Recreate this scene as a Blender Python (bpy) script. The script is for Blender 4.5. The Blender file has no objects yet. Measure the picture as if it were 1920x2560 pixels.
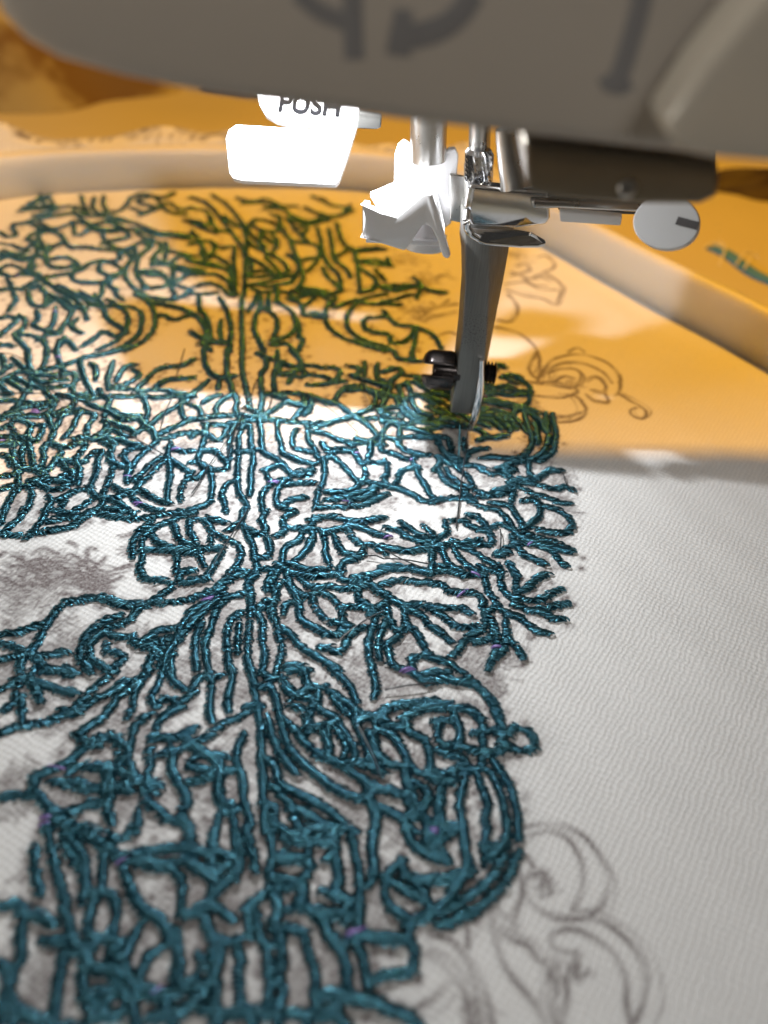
import bpy, bmesh, math, random
import numpy as np
from mathutils import Vector, Matrix
rng = np.random.default_rng(7); random.seed(7)
sc = bpy.context.scene; COL = sc.collection
S = 0.001                                   # everything below is written in millimetres
# ------------------------------------------------------------------ camera
cd = bpy.data.cameras.new('camera'); cam = bpy.data.objects.new('camera', cd); COL.objects.link(cam)
TH, RO = math.radians(42), math.radians(5)
fw = Vector((0, math.cos(TH), -math.sin(TH))); up0 = Vector((0, math.sin(TH), math.cos(TH)))
rt = Vector((1, 0, 0))*math.cos(RO) + up0*math.sin(RO); up = up0*math.cos(RO) - Vector((1, 0, 0))*math.sin(RO)
cam.matrix_world = Matrix(((rt.x, up.x, -fw.x, 0), (rt.y, up.y, -fw.y, 0), (rt.z, up.z, -fw.z, 84*S), (0, 0, 0, 1)))
cd.sensor_fit = 'VERTICAL'; cd.sensor_height = 35.0; cd.lens = 35.0*1900/2560
cd.clip_start = 0.002; cd.clip_end = 20
cd.dof.use_dof = True; cd.dof.focus_distance = 116*S; cd.dof.aperture_fstop = cd.lens/2.1
sc.camera = cam
# ------------------------------------------------------------------ world, lamps, exposure
w = bpy.data.worlds.new('World'); sc.world = w; w.use_nodes = True
w.node_tree.nodes['Background'].inputs[0].default_value = (1.0, 0.93, 0.85, 1); w.node_tree.nodes['Background'].inputs[1].default_value = 0.035
sc.view_settings.view_transform = 'Standard'; sc.view_settings.look = 'None'; sc.view_settings.exposure = 0; sc.view_settings.gamma = 1
try: sc.cycles.max_bounces = 8; sc.cycles.sample_clamp_indirect = 6
except Exception: pass
def lamp(name, loc, aim, watts, color, size, shape='DISK'):
    l = bpy.data.lights.new(name, 'AREA'); l.energy = watts; l.color = color; l.size = size*S; l.shape = shape
    o = bpy.data.objects.new(name, l); COL.objects.link(o)
    o.location = Vector(loc)*S; o.rotation_euler = (Vector(aim)-Vector(loc)).to_track_quat('-Z', 'Y').to_euler()
    return o
lamp('led_lamp', (-16, 113.2, 63.6), (-10, 76, 0), 0.066, (0.97, 0.985, 1.0), 1.7)
lamp('led_back_fill', (-16.6, 113.4, 63.6), (-26, 205, 0), 0.058, (0.97, 0.985, 1.0), 1.7)  # added lamp beside the LED, widens its light towards the back
wd = Vector((0.36*math.cos(math.radians(70)), 0.93*math.cos(math.radians(70)), math.sin(math.radians(70))))
lamp('warm_room_lamp', Vector((0, 150, 0))+wd*520, (0, 150, 0), 2.75, (1.0, 0.45, 0.012), 42)
lamp('front_fill', (170, -430, 560), (20, 50, 20), 1.9, (1.0, 0.965, 0.92), 260)  # added soft fill for the foreground and the head's front
lamp('side_fill', (-450, -130, 100), (20, 60, 70), 0.35, (1.0, 0.93, 0.82), 80)  # added weak fill from the left, meant for the cover's edge
sl_ = bpy.data.lights.new('cover_edge_spot', 'SPOT'); sl_.energy = 5.0; sl_.color = (1.0, 0.95, 0.85); sl_.spot_size = math.radians(6.5); sl_.spot_blend = 0.8; sl_.shadow_soft_size = 0.01  # added narrow spot, lights only the side cover's left edge
so_ = bpy.data.objects.new('cover_edge_spot', sl_); COL.objects.link(so_); so_.location = Vector((-450, 45, 100))*S; so_.rotation_euler = (Vector((33, 60, 86))-Vector((-450, 45, 100))).to_track_quat('-Z', 'Y').to_euler()
# ------------------------------------------------------------------ helpers
def tag(o, label=None, cat=None, group=None, kind=None):
    for k, v in (('label', label), ('category', cat), ('group', group), ('kind', kind)):
        if v: o[k] = v
    return o
ORG = {}
def mesh_obj(name, verts, faces, mats, parent=None, origin=None, smooth=True, mi=None):
    """verts in mm, world; the object's origin sits at `origin` (mm) or at its parent's"""
    og = np.array(origin if origin is not None else (ORG[parent.name] if parent else (0, 0, 0)), float)
    v = (np.asarray(verts, float)-og)*S
    me = bpy.data.meshes.new(name)
    if isinstance(faces, np.ndarray):
        k = faces.shape[1]; n = len(faces)
        me.vertices.add(len(v)); me.vertices.foreach_set('co', v.astype(np.float32).ravel())
        me.loops.add(n*k); me.loops.foreach_set('vertex_index', faces.astype(np.int32).ravel())
        me.polygons.add(n); me.polygons.foreach_set('loop_start', np.arange(0, n*k, k, dtype=np.int32))
        me.update(calc_edges=True)
    else:
        me.from_pydata([tuple(a) for a in v], [], faces)
    for m in (mats if isinstance(mats, (list, tuple)) else [mats]): me.materials.append(m)
    if mi is not None: me.polygons.foreach_set('material_index', np.asarray(mi, dtype=np.int32))
    me.polygons.foreach_set('use_smooth', np.full(len(me.polygons), smooth, dtype=bool)); me.update()
    o = bpy.data.objects.new(name, me); COL.objects.link(o)
    if parent: o.parent = parent; o.location = Vector(tuple(og - np.array(ORG[parent.name])))*S
    else: o.location = Vector(tuple(og*S))
    ORG[o.name] = og
    return o
def empty(name, loc):
    o = bpy.data.objects.new(name, None); COL.objects.link(o); o.location = Vector(loc)*S; o.empty_display_size = 0.01
    ORG[o.name] = np.array(loc, float); return o
def bm_obj(name, bm, mat, parent=None, origin=None, smooth=True, bevel=0, seg=3, angle=35):
    """bmesh in mm -> object; optional rounded edges"""
    bmesh.ops.remove_doubles(bm, verts=bm.verts, dist=1e-4)
    bmesh.ops.recalc_face_normals(bm, faces=bm.faces)
    if bevel:
        es = [e for e in bm.edges if len(e.link_faces) == 2 and e.calc_face_angle(0) > math.radians(angle)]
        bmesh.ops.bevel(bm, geom=es, offset=bevel, segments=seg, affect='EDGES', profile=0.5, clamp_overlap=True)
    v = [tuple(a.co) for a in bm.verts]; bm.verts.index_update()
    f = [[a.index for a in q.verts] for q in bm.faces]; bm.free()
    o = mesh_obj(name, v, f, mat, parent, origin, smooth)
    if smooth:
        try: o.data.set_sharp_from_angle(angle=math.radians(40))
        except Exception: pass
    return o
def prism(bm, pts, ext):
    """closed outline (3-D points, mm) pushed along ext"""
    a = [bm.verts.new(p) for p in pts]; e = Vector(ext); b = [bm.verts.new(Vector(p)+e) for p in pts]
    bm.faces.new(a); bm.faces.new(b[::-1]); n = len(pts)
    for i in range(n): bm.faces.new((a[i], a[(i+1) % n], b[(i+1) % n], b[i]))
def loft(bm, rings, cap=True):
    rs = [[bm.verts.new(p) for p in r] for r in rings]; n = len(rs[0])
    for q in range(len(rs)-1):
        for i in range(n): bm.faces.new((rs[q][i], rs[q][(i+1) % n], rs[q+1][(i+1) % n], rs[q+1][i]))
    if cap: bm.faces.new(rs[0][::-1]); bm.faces.new(rs[-1])
def frame(d):
    d = Vector(d).normalized(); a = Vector((0, 0, 1)) if abs(d.z) < 0.9 else Vector((0, 1, 0))
    u = d.cross(a).normalized(); return u, d.cross(u)
def tube(bm, pts, rad, n=12, cap=True):
    """round bar along points; rad is one radius or one per point"""
    P = [Vector(p) for p in pts]; rad = rad if hasattr(rad, '__len__') else [rad]*len(P); rings = []
    for i, p in enumerate(P):
        d = P[min(i+1, len(P)-1)]-P[max(i-1, 0)]; u, v = frame(d)
        rings.append([p + (u*math.cos(2*math.pi*k/n)+v*math.sin(2*math.pi*k/n))*rad[i] for k in range(n)])
    loft(bm, rings, cap)
def box(bm, lo, hi):
    x0, y0, z0 = lo; x1, y1, z1 = hi
    prism(bm, [(x0, y0, z0), (x1, y0, z0), (x1, y1, z0), (x0, y1, z0)], (0, 0, z1-z0))
def smooth_path(p, step, closed=False):
    """Catmull-Rom through the points, resampled at even steps"""
    p = np.asarray(p, float)
    if len(p) == 2 and not closed: q = np.linspace(p[0], p[1], 12)
    else:
        e = np.vstack([p[-1:], p, p[:2]]) if closed else np.vstack([2*p[:1]-p[1:2], p, 2*p[-1:]-p[-2:-1]])
        t = np.linspace(0, 1, 10, endpoint=False)[:, None]; out = []
        for i in range(len(e)-3):
            a, b, c, d = e[i], e[i+1], e[i+2], e[i+3]
            out.append(0.5*((2*b)+(c-a)*t+(2*a-5*b+4*c-d)*t**2+(3*b-a-3*c+d)*t**3))
        q = np.vstack(out + [e[-2:-1]])
    s = np.r_[0, np.cumsum(np.linalg.norm(np.diff(q, axis=0), axis=1))]
    n = max(2, int(s[-1]/step)+1); u = np.linspace(0, s[-1], n)
    return np.stack([np.interp(u, s, q[:, k]) for k in range(q.shape[1])], 1)
# ------------------------------------------------------------------ materials
def mat(name, base, rough=0.5, metal=0.0, **kw):
    m = bpy.data.materials.new(name); m.use_nodes = True; b = m.node_tree.nodes['Principled BSDF']
    b.inputs['Base Color'].default_value = (*base, 1); b.inputs['Roughness'].default_value = rough; b.inputs['Metallic'].default_value = metal
    for k, v in kw.items(): b.inputs[k.replace('_', ' ')].default_value = v
    return m
class N:
    """tiny node builder"""
    def __init__(s, m): s.t = m.node_tree; s.b = s.t.nodes['Principled BSDF']
    def n(s, typ, ins=None, **props):
        k = s.t.nodes.new(typ)
        for a, v in props.items(): setattr(k, a, v)
        for a, v in (ins or {}).items():
            if hasattr(v, 'is_output'): s.t.links.new(v, k.inputs[a])
            else: k.inputs[a].default_value = v
        return k
    def math(s, op, a, b=0.0, c=0.0, clamp=False):
        k = s.n('ShaderNodeMath', {0: a, 1: b, 2: c}, operation=op, use_clamp=clamp); return k.outputs[0]
    def mix(s, f, a, b):
        k = s.n('ShaderNodeMix', {0: f, 6: a, 7: b}, data_type='RGBA'); return k.outputs[2]
    def link(s, o, name): s.t.links.new(o, s.b.inputs[name])
    def coord(s): return s.n('ShaderNodeTexCoord').outputs['Object']
    def noise(s, scale, detail=3, vec=None, rough=0.5):
        return s.n('ShaderNodeTexNoise', {'Vector': vec or s.coord(), 'Scale': scale, 'Detail': detail, 'Roughness': rough}).outputs['Fac']
    def bump(s, h, strength, dist):
        k = s.n('ShaderNodeBump', {'Height': h, 'Strength': strength, 'Distance': dist*S}); s.link(k.outputs[0], 'Normal'); return k
def wear(m, scale, amount, rough_amt=0.12, bump=0.0):
    """small colour, gloss and relief variation so no surface is perfectly even"""
    n = N(m); base = tuple(n.b.inputs['Base Color'].default_value); r = n.b.inputs['Roughness'].default_value
    f = n.noise(scale, 5); n.link(n.mix(f, tuple(c*(1-amount) for c in base[:3])+(1,), tuple(min(1, c*(1+amount)) for c in base[:3])+(1,)), 'Base Color')
    n.link(n.math('MULTIPLY_ADD', n.noise(scale*2.3, 4), 2*rough_amt, r-rough_amt), 'Roughness')
    if bump: n.bump(n.noise(scale*6, 3), bump, 0.05)
    return m
M = {}
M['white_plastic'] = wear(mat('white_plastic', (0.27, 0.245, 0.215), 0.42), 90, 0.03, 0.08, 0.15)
M['faded_print'] = mat('faded_print', (0.13, 0.128, 0.13), 0.5)
M['grey_print'] = mat('grey_print', (0.075, 0.072, 0.075), 0.5)
M['gloss_plastic'] = mat('gloss_plastic', (0.3, 0.275, 0.235), 0.2)
M['black_print'] = mat('black_print', (0.006, 0.006, 0.007), 0.9, Specular_IOR_Level=0.05)
M['orange_print'] = mat('orange_print', (0.5, 0.2, 0.03), 0.5)
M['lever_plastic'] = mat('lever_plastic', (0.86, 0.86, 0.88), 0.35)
M['clear_plastic'] = mat('clear_plastic', (0.05, 0.05, 0.048), 0.3)
M['cap_plastic'] = mat('cap_plastic', (0.55, 0.56, 0.57), 0.45)
M['cream_plastic'] = wear(mat('cream_plastic', (0.80, 0.76, 0.68), 0.38, Subsurface_Weight=0.75, Subsurface_Radius=(1.0, 0.9, 0.7), Subsurface_Scale=0.014), 60, 0.03, 0.06)
M['chrome'] = wear(mat('chrome', (0.72, 0.73, 0.75), 0.13, 1.0), 300, 0.03, 0.05)
M['satin_steel'] = wear(mat('satin_steel', (0.52, 0.51, 0.49), 0.3, 1.0), 260, 0.1, 0.08)
M['dark_metal'] = wear(mat('dark_metal', (0.07, 0.066, 0.06), 0.4, 0.3), 150, 0.15, 0.08)
M['bronze_metal'] = wear(mat('bronze_metal', (0.17, 0.15, 0.12), 0.33, 0.9), 150, 0.15, 0.08)
M['black_oxide'] = wear(mat('black_oxide', (0.055, 0.048, 0.047), 0.24, 0.75), 400, 0.3, 0.1, 0.25)
def brushed():
    m = mat('brushed_steel', (0.2, 0.2, 0.19), 0.42, 0.6); n = N(m); co = n.coord()
    st = n.n('ShaderNodeMapping', {'Vector': co, 'Scale': (1, 1, 0.035)}).outputs[0]
    g = n.noise(5200, 3, st); p = n.noise(4200, 4, co, 0.6); z = n.n('ShaderNodeSeparateXYZ', {0: co}).outputs[2]
    band = n.math('SUBTRACT', 1.0, n.math('ABSOLUTE', n.math('DIVIDE', n.math('SUBTRACT', z, 0.0365), 0.0042)), clamp=True)
    pit = n.math('MULTIPLY', n.n('ShaderNodeMapRange', {0: p, 1: 0.56, 2: 0.64}).outputs[0], n.math('MULTIPLY', band, 2.0, clamp=True), clamp=True)
    c = n.mix(g, (0.13, 0.128, 0.12, 1), (0.27, 0.265, 0.25, 1)); n.link(n.mix(pit, c, (0.03, 0.028, 0.026, 1)), 'Base Color')
    n.bump(n.math('SUBTRACT', g, pit), 0.35, 0.05); return m
M['brushed_steel'] = brushed()
def thread_mat(name, a, b, rough, metal):
    m = mat(name, a, rough, metal); n = N(m); co = n.coord()
    r = n.n('ShaderNodeObjectInfo').outputs['Random']
    f = n.noise(900, 2, co); n.link(n.mix(f, (*a, 1), (*b, 1)), 'Base Color')
    n.b.inputs['Specular IOR Level'].default_value = 0.8
    tw = n.noise(9000, 2, n.n('ShaderNodeMapping', {'Vector': co, 'Scale': (1, 1, 0.6)}).outputs[0]); n.bump(tw, 0.5, 0.08)
    return m
M['teal_thread'] = thread_mat('teal_thread', (0.014, 0.058, 0.082), (0.1, 0.3, 0.385), 0.18, 0.93)
M['violet_thread'] = thread_mat('violet_thread', (0.16, 0.1, 0.32), (0.3, 0.2, 0.5), 0.32, 0.2)
M['dark_thread'] = mat('dark_thread', (0.012, 0.016, 0.02), 0.45)
M['pale_thread'] = mat('pale_thread', (0.8, 0.78, 0.7), 0.6)
M['teal_ribbon'] = wear(mat('teal_ribbon', (0.06, 0.24, 0.7), 0.6), 500, 0.2)
def cloth_mat(name, base, print_attr=True):
    m = mat(name, base, 0.75); n = N(m); co = n.coord()
    # weave: two crossing thread directions with a little wander
    wn = n.n('ShaderNodeTexNoise', {'Vector': co, 'Scale': 420.0, 'Detail': 2.0}).outputs['Color']
    wv = n.n('ShaderNodeVectorMath', {0: co, 1: n.n('ShaderNodeVectorMath', {0: wn, 3: 0.0011}, operation='SCALE').outputs[0]}, operation='ADD').outputs[0]
    rot = n.n('ShaderNodeMapping', {'Vector': wv, 'Rotation': (0, 0, math.radians(-17))}).outputs[0]
    sp = n.n('ShaderNodeSeparateXYZ', {0: rot}); k = 2*math.pi/0.00112
    sx = n.math('SINE', n.math('MULTIPLY', sp.outputs[0], k)); sy = n.math('SINE', n.math('MULTIPLY', sp.outputs[1], k*1.12))
    weave = n.math('MULTIPLY_ADD', n.math('MULTIPLY', sx, sy), 0.5, 0.5)
    fib = n.noise(4200, 4, n.n('ShaderNodeMapping', {'Vector': co, 'Rotation': (0, 0, 0.9), 'Scale': (1, 0.3, 1)}).outputs[0], 0.7)
    big = n.noise(55, 3, co)
    h = n.math('ADD', n.math('MULTIPLY', weave, n.math('MULTIPLY_ADD', big, 1.0, 0.55)), n.math('MULTIPLY', fib, 0.9))
    n.bump(h, 0.95, 0.125)
    fl = n.math('MULTIPLY_ADD', n.math('MULTIPLY', weave, fib), 0.34, 0.86)
    b3 = n.n('ShaderNodeCombineColor', {0: n.math('MULTIPLY', fl, base[0]), 1: n.math('MULTIPLY', fl, base[1]), 2: n.math('MULTIPLY', fl, base[2])}).outputs[0]
    col = b3
    if print_attr:
        at = n.n('ShaderNodeAttribute', attribute_name='smudge').outputs['Fac']
        gr = n.n('ShaderNodeMapRange', {0: n.noise(1500, 4, co, 0.75), 1: 0.42, 2: 0.58}).outputs[0]
        mid = n.n('ShaderNodeMapRange', {0: n.noise(330, 3, co), 1: 0.4, 2: 0.6}).outputs[0]
        d = n.math('MULTIPLY', at, n.math('MULTIPLY_ADD', n.math('ADD', gr, mid), 0.5, 0.04), clamp=True)
        col = n.mix(d, col, (0.085, 0.062, 0.048, 1))
    ik = n.n('ShaderNodeAttribute', attribute_name='ink_shade').outputs['Fac']
    br = n.n('ShaderNodeMapRange', {0: n.noise(2600, 3, co, 0.7), 1: 0.2, 2: 0.75, 3: 1.15, 4: 0.55}).outputs[0]
    col = n.mix(n.math('MULTIPLY', ik, br, clamp=True), col, (0.085, 0.055, 0.055, 1))
    n.link(col, 'Base Color'); n.b.inputs['Sheen Weight'].default_value = 0.3; n.b.inputs['Sheen Roughness'].default_value = 0.4
    return m
M['cloth'] = cloth_mat('woven_white_cloth', (0.82, 0.82, 0.81))
def ochre():
    m = mat('ochre_cloth', (0.5, 0.3, 0.07), 0.8); n = N(m); co = n.coord()
    f = n.n('ShaderNodeMapRange', {0: n.noise(24, 3, co), 1: 0.53, 2: 0.62}).outputs[0]
    g = n.n('ShaderNodeMapRange', {0: n.noise(9, 2, co), 1: 0.4, 2: 0.7}).outputs[0]
    c = n.mix(g, (0.42, 0.36, 0.2, 1), (0.3, 0.25, 0.12, 1)); n.link(n.mix(f, c, (0.15, 0.09, 0.035, 1)), 'Base Color'); n.bump(n.noise(900, 3), 0.4, 0.2); return m
M['ochre_cloth'] = ochre()
M['table'] = wear(mat('table_top', (0.6, 0.55, 0.42), 0.6), 12, 0.12)
M['dark_brown'] = wear(mat('dark_brown', (0.05, 0.03, 0.018), 0.7), 20, 0.3)
m = mat('led_lens', (1, 1, 1), 0.3); m.node_tree.nodes['Principled BSDF'].inputs['Emission Color'].default_value = (0.96, 0.98, 1, 1)
m.node_tree.nodes['Principled BSDF'].inputs['Emission Strength'].default_value = 12; M['led_lens'] = m
# ------------------------------------------------------------------ the table and the far things on it
bm = bmesh.new(); box(bm, (-700, -300, -40), (900, 900, -14))
tag(bm_obj('table_top', bm, M['table'], origin=(0, 0, -40), bevel=2), kind='structure')
# ------------------------------------------------------------------ hoop
HOOP = smooth_path(np.array([(-113.2,207.0),(-84.6,221.9),(-51.7,232.7),(-15.9,238.8),(11.2,232.6),(31.7,215.2),(58.9,178.5),(81.6,149.5),(101.0,105.0),(112.0,50.0),(110.0,-10.0),(70.0,-70.0),(-30.0,-90.0),(-130.0,-55.0),(-172.0,20.0),(-174.0,100.0),(-150.0,165.0)]), 3.0, closed=True)[:-1]
HOOP = np.mean([np.roll(HOOP, s_, 0) for s_ in range(-4, 5)], axis=0); HOOP = HOOP+(HOOP-HOOP.mean(0))*0.008
def ring_mesh(path, prof):
    """profile (outward offset, z) swept round the closed path"""
    n = len(path); t = np.roll(path, -1, 0)-np.roll(path, 1, 0); t /= np.linalg.norm(t, axis=1)[:, None]
    area = np.sum(path[:, 0]*np.roll(path[:, 1], -1)-np.roll(path[:, 0], -1)*path[:, 1])
    nr = np.stack([t[:, 1], -t[:, 0]], 1)*(1 if area > 0 else -1); k = len(prof); v = []
    for (o, z) in prof: v.append(np.c_[path+nr*o, np.full(n, z)])
    v = np.stack(v, 1).reshape(-1, 3); i = np.arange(n)[:, None]; j = np.arange(k)[None, :]
    f = np.stack([i*k+j, i*k+(j+1) % k, ((i+1) % n)*k+(j+1) % k, ((i+1) % n)*k+j], -1).reshape(-1, 4)
    return v, f, nr
hoop = empty('embroidery_hoop', (-25, 80, -12)); tag(hoop, 'cream plastic embroidery hoop clamped round the white cloth', 'embroidery hoop')
pr = [(0.0, -1.5), (0.15, 9.6), (0.5, 10.6), (1.3, 11.2), (2.6, 11.3), (3.6, 11.0), (4.1, 10.3), (4.2, 9.0), (4.25, -1.5)]
v, f, NR = ring_mesh(HOOP, pr); mesh_obj('inner_ring', v, f, M['cream_plastic'], hoop)
pr = [(4.9, -12.5), (4.9, 7.0), (5.3, 7.8), (6.2, 8.2), (7.6, 8.1), (8.3, 7.3), (8.4, -12.5)]
v, f, _ = ring_mesh(HOOP, pr); mesh_obj('outer_ring', v, f, M['cream_plastic'], hoop)
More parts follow.
